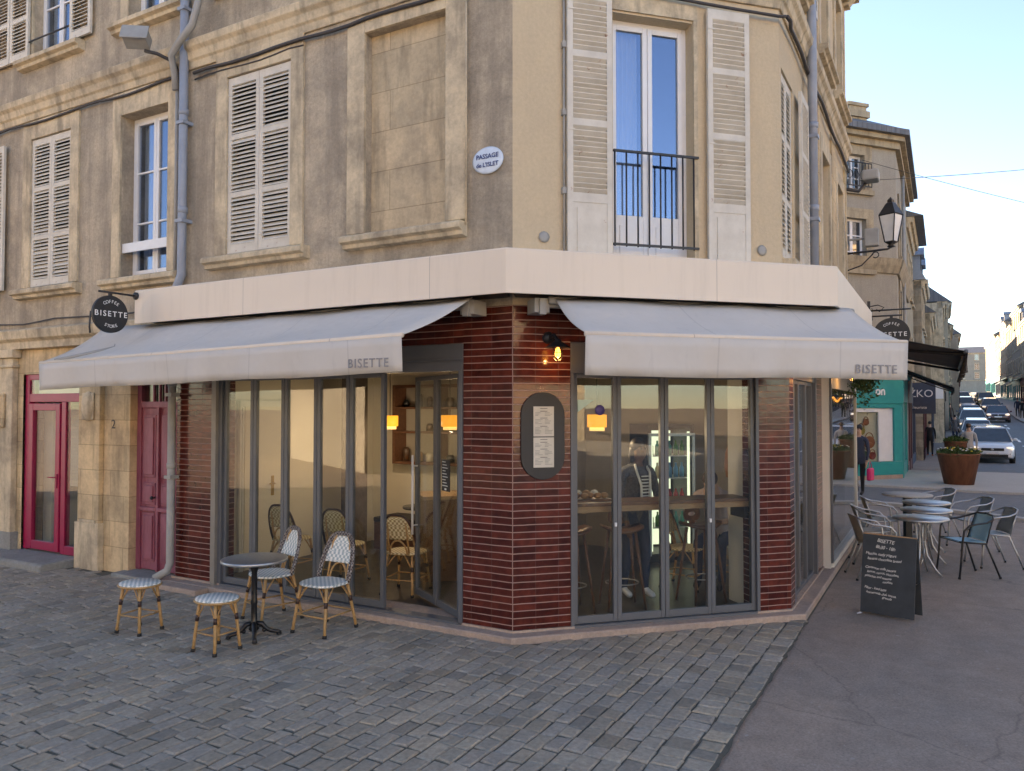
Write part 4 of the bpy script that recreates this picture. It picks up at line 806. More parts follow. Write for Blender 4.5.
# street lantern on a long bracket
LM=FR@T(5.95,0,4.78)
t=thing('street_lantern','square tapered street lantern on a black iron arm right of the corner house','street lamp',LM)
Lc=Vector((.0,-.66,.0)); LS=.80
mb=MB(); mb.tube([(0,.05,.0),(0,-.3,.01),(0,-.60,.02),(0,-.66,.05)],.018); mb.tube([(0,.05,-.30),(0,-.2,-.22),(0,-.36,-.06),(0,-.40,.0)],.011); mb.tube([(0,-.42+.05*math.cos(a*.7),-.06+.05*math.sin(a*.7)) for a in range(9)],.009); mb.box(-.04,.04,.02,.08,-.40,.12); obj('bracket',mb,M['iron'],t)
XL=LM@T(0,-.66,0)@Matrix.Scale(.8,4)@RZ(R(20))
mb=MB(); mb.lathe([(.02,.05),(.09,.07),(.05,.11),(.13,.16),(.13,.18)],4); mb.lathe([(.235,.72),(.25,.74),(.10,.98),(.07,1.0),(.07,1.05),(.02,1.1),(.001,1.12)],4,smooth=False)
for k in range(4): a=k*PI/2; mb.tube([(.13*math.cos(a),.13*math.sin(a),.17),(.235*math.cos(a),.235*math.sin(a),.73)],.012,6)
obj('lantern_frame',mb,M['iron'],t,XL)
mb=MB(); mb.lathe([(.12,.175),(.225,.72)],4,smooth=False); obj('lantern_glass',mb,M['lampglass'],t,XL)
t=thing('junction_box','grey electrical box fixed behind the street lantern','box',FR@T(5.97,-.36,5.02)); mb=MB(); mb.box(-.08,.08,-.11,.11,-.15,.15); mb.box(-.02,.02,.11,.36,-.02,.02); obj('casing',mb,M['conduit'],t,bevel=.02)
# wires across the street
def wire(p0,p1,sag,label,r=.008):
    p0=Vector(p0);p1=Vector(p1); return cable('overhead_wire',Matrix.Identity(4),[p0.lerp(p1,i/16)-Vector((0,0,4*sag*(i/16)*(1-i/16))) for i in range(17)],r,label)
def at(px,py,d): r=ray(px,py); return Vector((0,0,CAMZ))+r*(d/r.y)
wire(FR@Vector((5.9,-.2,6.0)),at(1200,147,22),.12,'upper overhead wire crossing the sky over the street',.006)
wire(at(862,160,22.5),at(1150,230,26),.10,'middle overhead wire slanting down across the sky to the right',.008)
wire(at(925,284,32),at(1150,279,50),.1,'faint lowest overhead wire across the sky above the far roofs',.009)
# garland and string lights at the street shop window
t=tag(obj('hanging_garland',MB(),M['teal'],None,FR@T(5.2,-.25,2.45)),'bushy green garland hanging under the charcoal awning by the shop window','garland')
mb=MB(); rr=random.Random(4)
for i in range(1100):
    x=rr.gauss(0,.30); y_=rr.gauss(0,.10); z=.25-abs(rr.gauss(0,.17))-.06*math.cos(x*9); L=.035+.03*rr.random(); d=Vector((rr.uniform(-1,1),rr.uniform(-1,1),rr.uniform(-1.2,.2))).normalized(); q=d.cross(Vector((rr.random(),rr.random(),rr.random()))).normalized()*L*.35; p=Vector((x,y_,z)); d*=L
    mb.add([p,p+d*.5+q,p+d,p+d*.5-q],[(0,1,2,3)])
GREEN=simple('garland_leaf',(.06,.11,.03),.6,0,.5,9)
t.data=fix(mb,'hanging_garland',[GREEN])
t=thing('string_lights','string of small amber bulbs along the top of the shop window','string lights',FR@T(2.5,.12,2.3))
mb=MB(); mb.tube([(i*.17,.0,.03*math.cos(i*1.0)) for i in range(21)],.005,5); obj('cord',mb,M['cable'],t)
for i in range(20): mb=MB(); mb.ball((i*.17,0,-.03+.03*math.cos(i)),.017,seg=8,rings=6); obj('bulb',mb,M['bulb'],t)

# ================================================================ FURNITURE
def lerp(a,b,t): return tuple(a[i]+(b[i]-a[i])*t for i in range(3))
def cane_leg(t,a,b,r=.0155,n=2):
    mb=MB(); P=[lerp(a,b,k/4) for k in range(5)]; mb.tube(P,[r,r*1.0,r*.97,r*.95,r*.95],8); lg=obj('leg',mb,M['bamboo'],t)
    mb=MB(); mb.tube([lerp(a,b,.94),lerp(a,b,1.0)],r*1.35,8); obj('rubber_foot',mb,M['rubber'],lg)
    mb=MB(); mb.tube([lerp(a,b,.28),lerp(a,b,.40)],r*1.14,8); obj('binding',mb,M['bind'],lg)
    return lg
def rattan_chair(label,Mx,weave='weave',group='rattan bistro chairs'):
    t=thing('rattan_chair',label,'chair',Mx,group)
    # seat, front is +y
    pts=[(.21*math.copysign(abs(math.cos(a))**.75,math.cos(a)),(.20 if math.sin(a)>0 else .185)*math.copysign(abs(math.sin(a))**.75,math.sin(a))) for a in [2*PI*i/28 for i in range(28)]]
    mb=MB(); mb.ez(pts,.445,.468); mb.tube([(x*1.0,y,.455) for x,y in pts],.0135,6,closed=True); obj('seat',mb,M[weave],t,bevel=.006)
    F1=[(-.165,.15,.44),(.165,.15,.44)]; F2=[(-.205,.215,0),(.205,.215,0)]; B1=[(-.15,-.15,.44),(.15,-.15,.44)]; B2=[(-.195,-.235,0),(.195,-.235,0)]
    for a,b in zip(F1+B1,F2+B2): cane_leg(t,a,b)
    mb=MB(); z=.17
    fa,fb=lerp(F1[0],F2[0],.61),lerp(F1[1],F2[1],.61); ba,bb=lerp(B1[0],B2[0],.61),lerp(B1[1],B2[1],.61)
    for a,b in ((fa,fb),(ba,bb),(fa,ba),(fb,bb)): mb.tube([a,b],.008,6)
    obj('stretcher',mb,M['bamboo'],t)
    mb=MB()
    for a,b in zip(F1+B1,F2+B2):
        p=lerp(a,b,.36); s=1 if a[0]>0 else -1; u=1 if a[1]>0 else -1
        mb.tube([p,lerp(p,(a[0]-s*.09,a[1],.445),.6),(a[0]-s*.10,a[1],.445)],.007,6); mb.tube([p,lerp(p,(a[0],a[1]-u*.09,.445),.6),(a[0],a[1]-u*.10,.445)],.007,6)
    obj('seat_brace',mb,M['bamboo'],t)
    hoop=[]; N=26
    for i in range(N+1):
        u=i/N; 
        a=PI*u; x=-.205*math.copysign(abs(math.cos(a))**.62,math.cos(a)); hgt=.44+.455*abs(math.sin(a))**.80; y=-.10-.155*((hgt-.44)/.455)**.9; hoop.append((x,y,hgt))
    mb=MB(); mb.tube(hoop,.013,8); obj('back_hoop',mb,M['edge'] if weave=='weave' else M['bind'],t)
    inner=[(x*.86,y+.004,.44+(z-.44)*.955) for x,y,z in hoop]; mb=MB(); mb.tube(inner,.010,7); obj('back_hoop',mb,M['edge'] if weave=='weave' else M['bamboo'],t)
    mb=MB(); mb.tube([(-.12,-.16,.44),(-.12,-.205,.62),(-.11,-.235,.80),(-.07,-.25,.87)],.011,7); mb.tube([(.12,-.16,.44),(.12,-.205,.62),(.11,-.235,.80),(.07,-.25,.87)],.011,7)
    mb.tube([(-.105,-.165,.45)]+[( -.105*math.cos(PI*k/10),-.18-.03*math.sin(PI*k/10),.46+.15*math.sin(PI*k/10)) for k in range(11)]+[(.105,-.165,.45)],.010,7); obj('back_support',mb,M['bamboo'],t)
    # woven back panel between z .60 and the hoop
    mb=MB(); vs=[];fs=[]; cols=15; rws=12; zb=.615
    def hw(z):
        s_=max(0,min(1,(z-.44)/.44)); s_=s_**(1/.72); return .18*(max(0,1-s_*s_))**.31
    for j in range(rws+1):
        z=zb+(.875-zb)*j/rws; w=hw(z)
        for i in range(cols+1): x=-w+2*w*i/cols; y=-.105-.15*((z-.44)/.455)**.9-.012*math.cos(x*7); vs.append((x,y,z))
    for j in range(rws):
        for i in range(cols): a=j*(cols+1)+i; fs.append((a,a+1,a+cols+2,a+cols+1))
    mb.add(vs,fs,True); o=obj('woven_back',mb,M[weave],t); s_=o.modifiers.new('s','SOLIDIFY'); s_.thickness=.008
    return t
def place(x,y,facing,z=.012):
    "facing = direction the front looks to"
    return T(x,y,z)@RZ(math.atan2(facing[1],facing[0])-PI/2)
c1=rattan_chair('white woven rattan chair to the right of the round table, nearest the open door',place(-1.80,7.45,(-.50,-.87)))
dup(c1,place(-2.43,7.85,(-.72,-.69)),'white woven rattan chair pushed in behind the round table')
c2=rattan_chair('cream woven rattan chair just inside the open door',place(-1.20,8.78,(.35,1),.06),'weave2','rattan chairs inside the cafe')
dup(c2,place(-2.0,9.28,(.4,1),.06),'cream woven rattan chair in the middle of the three inside the left glazing')
dup(c2,place(-2.75,9.66,(.45,1),.06),'cream woven rattan chair furthest left inside the left glazing')
dup(c2,place(2.02,9.02,(.75,-.5),.06),'cream woven rattan chair behind the bar window, beside the seated guest')
def stool(label,Mx):
    t=thing('rattan_stool',label,'stool',Mx,'low rattan stools')
    mb=MB(); mb.lathe([(.001,.44),(.175,.44),(.185,.452),(.178,.464),(.001,.468)],28,sx=1.08,sy=.95); obj('seat',mb,M['weave'],t)
    mb=MB(); mb.tube([(.19*1.05*math.cos(a),.19*.93*math.sin(a),.443) for a in [2*PI*i/24 for i in range(24)]],.011,6,closed=True); obj('seat_rim',mb,M['bamboo'],t)
    legs=[]
    for k in range(4):
        a=PI/4+k*PI/2; p=(.15*math.cos(a),.14*math.sin(a),.44); q=(.205*math.cos(a),.19*math.sin(a),0); cane_leg(t,p,q,.015); legs.append((p,q))
    mb=MB(); L=[lerp(p,q,.62) for p,q in legs]
    for i in range(4): mb.tube([L[i],L[(i+1)%4]],.0075,6)
    obj('stretcher',mb,M['bamboo'],t)
    mb=MB()
    for i,(p,q) in enumerate(legs):
        m_=lerp(p,q,.36)
        for j in (1,3): n_=legs[(i+j)%4][0]; e=lerp(p,n_,.38); mb.tube([m_,lerp(m_,e,.55),(e[0],e[1],.445)],.0065,6)
    obj('seat_brace',mb,M['bamboo'],t); return t
s1=stool('low rattan stool in front of the faded old door, furthest left',place(-3.56,7.42,(.4,1)))
dup(s1,place(-2.60,6.84,(.6,1)),'low rattan stool nearest the camera, left of the round table')
t=thing('bistro_table','round dark bistro table on a black cast iron foot','table',T(-2.40,7.22,.012))
mb=MB(); mb.lathe([(.001,.705),(.285,.705),(.292,.712),(.292,.726),(.001,.728)],48); tp_=obj('tabletop',mb,M['tabletop'],t)
mb=MB(); mb.lathe([(.291,.700),(.300,.703),(.300,.727),(.291,.730)],48); obj('metal_rim',mb,M['steel'],tp_)
mb=MB(); mb.lathe([(.035,.06),(.05,.08),(.03,.12),(.027,.3),(.033,.32),(.027,.35),(.026,.6),(.04,.64),(.09,.70),(.001,.704)],16); obj('column',mb,M['castiron'],t)
for k in range(4):
    a=R(20)+k*PI/2; c_,s_=math.cos(a),math.sin(a); mb=MB()
    mb.tube([(.02*c_,.02*s_,.13),(.07*c_,.07*s_,.12),(.11*c_,.11*s_,.07),(.16*c_,.16*s_,.045),(.21*c_,.21*s_,.035),(.235*c_,.235*s_,.018)],[.02,.026,.022,.018,.02,.022],8)
    mb.ball((.09*c_,.09*s_,.06),.02); mb.ball((.225*c_,.225*s_,.014),.026,.026,.014); obj('foot',mb,M['castiron'],t)
# interior cafe tables
def cafe_table(label,Mx,r=.3,h=.73):
    t=thing('cafe_table',label,'table',Mx,'round tables inside the cafe')
    mb=MB(); mb.lathe([(.001,h-.03),(r-.01,h-.03),(r,h-.015),(r-.005,h),(.001,h)],32); obj('tabletop',mb,M['tabletop'],t)
    mb=MB(); mb.lathe([(.2,0),(.2,.015),(.03,.04),(.026,.1),(.026,h-.06),(.07,h-.03)],16); obj('pedestal',mb,M['castiron'],t); return t
ct=cafe_table('round table inside the cafe behind the open door leaves',FL@T(-1.9,2.35,.06))
dup(ct,FL@T(-2.75,2.42,.06),'round table inside the cafe in the middle of the left glazing'); dup(ct,FL@T(-.95,2.2,.06),'round table inside the cafe nearest the corner pier')
t=thing('wall_bench','long dark upholstered bench along the cafe back wall','bench',FL@T(-2.4,3.1,.055))
mb=MB(); mb.box(-1.5,1.1,-.35,.19,0,.40); obj('bench_base',mb,M['walnut'],t); mb=MB(); mb.box(-1.5,1.1,-.38,.19,.401,.47); obj('cushion',mb,M['dark'],t,bevel=.02)
t=thing('wall_shelf_unit','dark wood open shelf unit hung on the cream cafe wall','shelf',FL@T(-2.55,3.28,1.3))
mb=MB(); W_=1.2
mb.box(-W_,W_,-.30,0,0,.04); mb.box(-W_,W_,-.30,0,1.14,1.18); mb.box(-W_,-W_+.05,-.3,0,.04,1.14); mb.box(W_-.05,W_,-.3,0,.04,1.14)
for x in (-.4,.4): mb.box(x-.02,x+.02,-.29,0,.04,1.14)
for z in (.46,.82): mb.box(-W_+.05,W_-.05,-.29,0,z,z+.03)
obj('shelf_frame',mb,M['walnut'],t); mb=MB(); mb.box(-W_,W_,-.02,-.001,0.04,1.14); obj('back_panel',mb,M['iwall'],t)
rr=random.Random(12)
cols=[col('jar_dark',(.02,.02,.02),.3),col('jar_amber',(.3,.15,.05),.3),col('jar_cream',(.6,.55,.45),.5),col('jar_brown',(.09,.05,.03),.4)]
for zz in (.04,.49,.85):
    for jx,x in enumerate((-1.05,-.8,-.62,-.25,0.0,.2,.6,.85,1.02)):
        if rr.random()<.8:
            r_=.035+.03*rr.random(); h_=.10+.16*rr.random(); mb=MB(); mb.lathe([(.001,0),(r_,0),(r_,h_*.8),(r_*.6,h_),(.001,h_)],12); nm=rr.choice(['jar','jar','coffee_tin']); jm=rr.choice(cols); ob=obj(nm,mb,jm,None,WM[t]@T(x,-.15,zz+.002))
            tag(ob,'%s container in slot %s of the %s board of the wall shelf unit'%({'jar_dark':'black','jar_amber':'amber','jar_cream':'cream','jar_brown':'brown'}[jm.name],['one','two','three','four','five','six','seven','eight','nine'][jx],{.04:'lowest',.49:'middle',.85:'top'}[zz]),'jar','jars on the cafe shelf unit')
t=thing('side_door','cream interior door with tall pale casing and brass handle','door',FL@T(-4.37,1.05,.055))
mb=MB(); mb.box(-.0,.03,-.34,.36,0,2.1); lf=obj('door_leaf',mb,M['cream'],t); mb=MB()
for y_ in (-.44,-.40,.38): mb.box(0,.05,y_,y_+.025,0,2.18)
mb.box(0,.05,-.44,.42,2.1,2.18); obj('casing',mb,M['white2'],t)
mb=MB(); mb.box(.03,.045,.10,.14,.92,1.18); mb.tube([(.045,.12,1.08),(.08,.12,1.08),(.08,.03,1.08)],.01); obj('door_handle',mb,M['brass'],lf)
# pendants
def pendant(F,x,y,z,label,watt=18):
    t=thing('pendant_lamp',label,'pendant lamp',F@T(x,y,2.92),'amber drum pendant lamps inside the cafe'); dz=z-2.92
    mb=MB(); mb.tube([(0,0,0),(0,0,dz+.07)],.006,6); obj('flex',mb,M['cable'],t)
    mb=MB(); mb.lathe([(.105,dz-.07),(.11,dz-.065),(.11,dz+.07),(.10,dz+.072),(.02,dz+.072)],24); obj('lamp_shade',mb,M['shade'],t)
    mb=MB(); mb.lathe([(.001,dz-.11),(.085,dz-.11),(.085,dz-.073),(.001,dz-.073)],24); obj('diffuser',mb,M['shadeb'],t)
    ld=bpy.data.lights.new('pendant_light','POINT'); ld.energy=watt; ld.color=(1,.88,.70); ld.shadow_soft_size=.02; lo=bpy.data.objects.new('pendant_light',ld); COL.objects.link(lo); lo.parent=t; lo.location=(0,0,dz-.14); return t
p=hit(FL,390,421,2.0); pendant(FL,p.x,2.0,p.z,'amber pendant lamp left of the open door leaves, over the cafe table',2.5)
p=hit(FL,450,421,1.7); pendant(FL,p.x,1.7,p.z,'amber pendant lamp seen through the folded door leaves beside the brick pier',2.5)
p=hit(FM,597,421,1.2); pendant(FM,p.x,1.2,p.z,'amber pendant lamp above the left end of the bar window',2.5)
# bar shelf along the chamfer window
t=thing('bar_counter','long walnut window bar along the folding corner windows','counter',FM@T(1.5,.13,0))
mb=MB(); mb.box(-.93,1.08,0,.34,1.18,1.215); obj('bar_top',mb,M['walnut'],t,bevel=.004); mb=MB(); mb.box(-.93,1.08,.03,.07,1.12,1.178); obj('bar_rail',mb,M['oak'],t)
for x in (-.9,1.05): mb=MB(); mb.box(x-.02,x+.02,.04,.30,1.0,1.118); obj('bar_bracket',mb,M['iron'],t)
def bar_stool(label,Mx,h=.80):
    t=thing('bar_stool',label,'bar stool',Mx,'walnut bar stools at the window bar')
    mb=MB(); vs=[];fs=[]; n=14; P=[]
    for i in range(n+1):
        x=-.21+.42*i/n; P.append((x,h+.05*(abs(x)/.21)**2.2))
    for (x,z) in P: w=.15*(1-.35*(abs(x)/.21)**2); vs+=[(x,-w,z-.018),(x,w,z-.018),(x,w,z+.012),(x,-w,z+.012)]
    for i in range(n):
        for k in range(4): a=i*4+k; b=i*4+(k+1)%4; fs.append((a,b,b+4,a+4))
    fs+=[(0,1,2,3),tuple(n*4+k for k in (3,2,1,0))]; mb.add(vs,fs,True); obj('seat',mb,M['walnut'],t)
    mb=MB()                                         # low back rest with an oval hand hole
    A_=[2*PI*i/20 for i in range(20)]; out=[(.105*math.copysign(abs(math.cos(a))**.6,math.cos(a)),.075*math.copysign(abs(math.sin(a))**.6,math.sin(a))) for a in A_]; inn=[(.055*math.cos(a),.025*math.sin(a)) for a in A_]
    vs=[(x,-.145,h+.12+z) for x,z in out]+[(x,-.145,h+.12+z) for x,z in inn]+[(x,-.165,h+.12+z) for x,z in out]+[(x,-.165,h+.12+z) for x,z in inn]; fs=[]
    for i in range(20): j=(i+1)%20; fs+=[(i,j,20+j,20+i),(40+j,40+i,60+i,60+j),(i,40+i,40+j,j),(20+j,60+j,60+i,20+i)]
    mb.add(vs,fs); mb.box(-.03,.03,-.165,-.14,h-.01,h+.06); obj('back_rest',mb,M['walnut'],t)
    for sx in (-1,1):
        for sy in (-1,1): mb=MB(); mb.tube([(sx*.12,sy*.08,h-.01),(sx*.20,sy*.17,0)],[.017,.013],8); obj('leg',mb,M['walnut'],t)
    mb=MB(); mb.tube([(.175*math.cos(2*PI*i/20),.15*math.sin(2*PI*i/20),.26) for i in range(20)],.007,6,closed=True); obj('foot_ring',mb,M['steel'],t); return t
def mp(x,y): return FM@T(x,y,.056)
bs=bar_stool('bar stool at the left end of the window bar, by the brick pier',mp(.78,.62)@RZ(.1+PI))
dup(bs,mp(1.36,.62)@RZ(-.1+PI),'bar stool in front of the standing dark haired guest'); dup(bs,mp(2.28,.62)@RZ(.15+PI),'bar stool in front of the guest in the pale shirt')
# fridge, back counter
p=hit(FM,671,430,2.6)
t=thing('drinks_fridge','tall glass door drinks fridge lit inside, with bottles and cans','fridge',FM@T(p.x,2.6,.055)); w=.34; hh=1.86
mb=MB(); mb.box(-w,-w+.05,0,.6,0,hh); mb.box(w-.05,w,0,.6,0,hh); mb.box(-w+.05,w-.05,0,.6,hh-.05,hh); mb.box(-w+.05,w-.05,0,.6,0,.12); mb.box(-w+.05,w-.05,.55,.6,.12,hh-.05); obj('cabinet',mb,M['dark'],t)
mb=MB(); mb.box(-w-.005,-w+.035,-.03,-.001,.1,hh-.12); mb.box(w-.035,w+.005,-.03,-.001,.1,hh-.12); mb.box(-w+.035,w-.035,-.03,-.001,hh-.16,hh-.12); obj('door_frame',mb,M['steel'],t)
mb=MB(); mb.box(-w+.05,-w+.075,.02,.05,.15,hh-.1); mb.box(w-.075,w-.05,.02,.05,.15,hh-.1); mb.box(-w+.08,w-.08,.53,.549,.15,hh-.1); obj('light_strip',mb,M['cool'],t)
rr=random.Random(3); bc=[col('drink_teal',(.02,.25,.22),.3),col('drink_red',(.4,.04,.05),.3),col('drink_blue',(.08,.3,.55),.3),col('drink_green',(.05,.2,.05),.3),col('drink_cream',(.6,.5,.3),.3)]
for li,z in enumerate((.45,.80,1.12,1.42)):
    mb=MB(); mb.box(-w+.05,w-.05,.06,.5,z,z+.012); obj('shelf',mb,M['steel'],t)
    for k in range(6):
        x=-.23+.092*k; m_=bc[(1 if li==1 else (2 if li==2 and k>2 else rr.choice([0,3,4,0])))]; mb=MB(); h_=.2 if li!=1 else .16; mb.lathe([(.001,0),(.032,0),(.032,h_*.62),(.013,h_*.8),(.013,h_),(.001,h_)],10)
        tag(obj('bottle',mb,m_,None,WM[t]@T(x,.14,z+.014)),'%s bottle, %s from the left on the %s shelf of the lit fridge'%({'drink_teal':'teal','drink_red':'red','drink_blue':'blue','drink_green':'dark green','drink_cream':'cream'}[m_.name],['first','second','third','fourth','fifth','sixth'][k],['lowest','second lowest','second highest','top'][li]),'bottle','bottles in the drinks fridge')
t=thing('back_counter','low wooden service counter behind the bar stools','counter',FM@T(.35,2.3,.055)); mb=MB(); mb.box(-.8,.75,0,.6,0,.98); obj('counter_body',mb,M['walnut'],t); mb=MB(); mb.box(-.83,.78,-.03,.62,.981,1.02); obj('counter_top',mb,M['oak'],t)
for i,(x,c_) in enumerate(((.15,'jar_cream'),(.42,'jar_amber'))):
    pass
# bread and pastries on the bar at left
PAST=col('pastry_crust',(.36,.18,.07),.6); PAPR=col('white_tray_paper',(.7,.68,.62),.7)
t=thing('pastry_tray','wooden tray of golden pastries on the left end of the window bar','pastry tray',FM@T(.86,.32,1.217)); mb=MB(); mb.box(-.22,.22,-.09,.09,0,.02); obj('tray',mb,M['walnut'],t)
rr=random.Random(8)
for k in range(6): mb=MB(); mb.ball((-.18+.07*k,rr.uniform(-.03,.03),.05),.045,.035,.03); obj('pastry',mb,PAST,t)
t=thing('pastry_stand','raised stand of powdered buns behind the pastry tray','cake stand',FM@T(.92,.62,1.05)); mb=MB(); mb.box(-.2,.2,-.1,.1,.14,.16); mb.lathe([(.06,0),(.02,.02),(.02,.14)],10); obj('stand',mb,M['oak'],t)
for k in range(4): mb=MB(); mb.ball((-.14+.09*k,0,.2),.045,.045,.04); obj('bun',mb,PAPR if k%2 else PAST,t)
WM[t]; 
# stickers on the corner glazing
STK=col('violet_sticker',(.08,.06,.22),.5); GST=col('mint_sticker',(.45,.62,.55),.6)
mb=MB(); mb.lathe([(.001,0),(.05,0),(.05,.002),(.001,.002)],20); tag(obj('window_sticker',mb,STK,None,FM@T(.88,.034,2.12)@RX(PI/2)),'round violet sticker high on the first corner pane','sticker')
mb=MB(); mb.ey([(-.07,.0),(.10,.12),(.05,.12),(-.07,.12),(-.07,-.12)],0,.002); tag(obj('window_sticker',mb,GST,None,FM@T(.72,.032,2.10)),'pale mint wedge sticker at the left edge of the first corner pane','sticker')
# orange wicker ornament seen by the right pane
t=thing('wicker_ornament','orange wicker ornament by the right end of the window bar','ornament',FM@T(3.02,1.25,1.3)); mb=MB(); mb.lathe([(.001,0),(.04,.02),(.06,.15),(.05,.3),(.02,.38),(.001,.40)],14); obj('wicker_body',mb,col('orange_wicker',(.40,.17,.05),.6),t); mb=MB(); mb.tube([(0,0,.38),(0,0,1.6)],.004,5); obj('cord',mb,M['cable'],t)
# ---------------- terrace furniture
def terrace_chair(label,Mx,sl,frame='steel'):
    t=thing('terrace_chair',label,'chair',Mx,'metal terrace chairs on the footway')
    m_=M[frame]
    for s in (-1,1):
        mb=MB(); mb.tube([(s*.24,.23,0),(s*.235,.20,.22),(s*.235,.18,.46),(s*.245,.16,.60),(s*.255,.10,.665),(s*.262,0,.685),(s*.262,-.12,.70),(s*.235,-.22,.735),(s*.15,-.28,.775),(0,-.30,.785)],.0125,8); obj('arm_tube',mb,m_,t)
        mb=MB(); mb.tube([(s*.24,-.30,0),(s*.225,-.22,.22),(s*.205,-.14,.43),(s*.2,.18,.455)],.0125,8); obj('leg',mb,m_,t)
        mb=MB(); mb.tube([(s*.19,-.16,.42),(s*.185,-.21,.60),(s*.17,-.275,.775)],.009,6); obj('back_tube',mb,m_,t)
        for q in ((s*.24,.23,0),(s*.24,-.30,0)): mb=MB(); mb.tube([(q[0],q[1],0),(q[0]*.995,q[1]*.99,.025)],.016,8); obj('foot_cap',mb,M['rubber'],t)
    mb=MB(); mb.tube([(-.205,.18,.452),(.205,.18,.452)],.012,8); mb.tube([(-.21,-.15,.43),(.21,-.15,.43)],.010,8); obj('cross_tube',mb,m_,t)
    mb=MB(); vs=[];fs=[]
    for i in range(9):
        for j in range(7): x=-.185+.37*i/8; y=-.17+.37*j/6; vs.append((x,y,.452-.02*math.sin(PI*j/6)*math.sin(PI*i/8)+.012*j/6-.004))
    for i in range(8):
        for j in range(6): a=i*7+j; fs.append((a,a+7,a+8,a+1))
    mb.add(vs,fs,True); o=obj('seat_sling',mb,M[sl],t); k=o.modifiers.new('s','SOLIDIFY'); k.thickness=.006
    mb=MB(); vs=[];fs=[]
    for i in range(9):
        for j in range(7): u=j/6; x=(-.175+.35*i/8)*(1-.06*u); vs.append((x,-.165-.115*u-.02*math.cos(PI*(i/8-.5)),.455+.325*u))
    for i in range(8):
        for j in range(6): a=i*7+j; fs.append((a,a+7,a+8,a+1))
    mb.add(vs,fs,True); o=obj('back_sling',mb,M[sl],t); k=o.modifiers.new('s','SOLIDIFY'); k.thickness=.006
    return t
def terrace_table(label,Mx,h=.73,r=.325):
    t=thing('terrace_table',label,'table',Mx,'round metal terrace tables')
    mb=MB(); mb.lathe([(.001,h-.012),(r-.02,h-.014),(r,h-.03),(r+.004,h-.02),(r,h),(.001,h-.002)],40); obj('tabletop',mb,M['steel'],t)
    for k in range(4):
        a=PI/4+k*PI/2; c_,s_=math.cos(a),math.sin(a); mb=MB(); mb.tube([(.13*c_,.13*s_,h-.03),(.06*c_,.06*s_,h-.12),(.045*c_,.045*s_,.4),(.07*c_,.07*s_,.25),(.17*c_,.17*s_,.08),(.24*c_,.24*s_,.0)],.0125,8); obj('leg',mb,M['steel'],t)
    mb=MB(); mb.tube([(.05*math.cos(i*PI/6),.05*math.sin(i*PI/6),.42) for i in range(12)],.008,6,closed=True); obj('leg_ring',mb,M['steel'],t); return t
tt=terrace_table('round aluminium table nearest the chalkboard',T(5.27,9.97,.0))
dup(tt,T(5.76,10.75,0),'second round aluminium table behind the one nearest the chalkboard'); dup(tt,T(6.22,11.6,0),'third round aluminium table, the furthest of the metal ones')
t=thing('pedestal_table','dark pedestal table with pale top at the back of the terrace','table',T(6.47,12.65,0)); mb=MB(); mb.lathe([(.001,.70),(.37,.70),(.38,.715),(.37,.73),(.001,.73)],36); obj('tabletop',mb,M['pkerb'],t); mb=MB(); mb.box(-.05,.05,-.05,.05,.02,.70); mb.box(-.22,.22,-.22,.22,0,.02); obj('pedestal',mb,M['castiron'],t)
chb=terrace_chair('pale blue sling chair with black tubes, front right of the terrace',place(5.80,9.92,(-1,-.05),0),'slblue','castiron')
chg=terrace_chair('grey sling chair behind the pale blue one, furthest right',place(6.50,10.52,(-1,.12),0),'slgrey')
chk=terrace_chair('taupe sling chair right behind the chalkboard',place(4.60,9.80,(1,-.12),0),'slbeige')
dup(chk,place(5.02,10.72,(.95,-.3),0),'taupe sling chair in the middle of the row along the shop window'); dup(chk,place(5.62,11.75,(.93,-.25),0),'taupe sling chair third along the shop window'); 
dup(chg,place(6.95,11.75,(-1,.1),0),'grey sling chair right of the second aluminium table'); dup(chg,place(7.1,13.0,(-1,.05),0),'grey sling chair at the back of the terrace near the road')
# chalkboard
t=thing('chalkboard','black A frame chalkboard with white handwriting on the footway','chalkboard',T(3.83,7.93,0)@RZ(math.atan2(7.73-8.14,3.99-3.66)+.12)); 
w,h=.262,.82; lean=R(8)
X1=WM[t]@T(0,-.0,.0)@RX(-lean)
mb=MB(); mb.box(-w,w,-.012,.0,.02,h); bf=obj('front_board',mb,M['board'],t,X1,bevel=.003)
mb=MB(); mb.box(-w,w,-.014,.002,h,h+.012); obj('top_edge',mb,M['oak'],bf,X1)
X2=WM[t]@T(0,.25,.0)@RX(lean); mb=MB(); mb.box(-w,w,0,.012,.02,h); obj('rear_board',mb,M['board'],t,X2)
mb=MB(); 
for x in (-w+.02,w-.02): mb.tube([(x,.05,.35),(x,.20,.35)],.005,5)
obj('stay',mb,M['iron'],t)
lines=[(.76,.052,'BISETTE'),(.695,.048,'8h30 - 18h'),(.625,.040,'Matcha, oatly yogurt'),(.575,.038,'banana chocolate bread'),(.485,.036,'Cinnamon rolls pecans'),(.440,.034,'lemon, carrot, chocolate,'),(.395,.034,'pistachio and sesame'),(.350,.034,'cookies'),(.275,.036,'Filter - Iced latte'),(.230,.034,'homemade chai, cocoa,'),(.190,.034,'granola')]
rr=random.Random(2)
for i,(z,sz,s_) in enumerate(lines):
    me=text_mesh(s_,sz,ext=.0006,spacing=.92,align='CENTER' if i in(0,1,7,10) else 'LEFT'); me.materials.clear(); me.materials.append(M['chalk'])
    for v in me.vertices: v.co.x+=v.co.y*.25; v.co.y+=.003*math.sin(v.co.x*55+i)
    me.transform(RX(PI/2)); obj('chalk_writing',me,M['chalk'],bf,X1@T(-.03 if i in(0,1) else (0 if i in (7,10) else -.225+.02*(i%2)),-.0135,z)@RY(R(rr.uniform(0,3))))
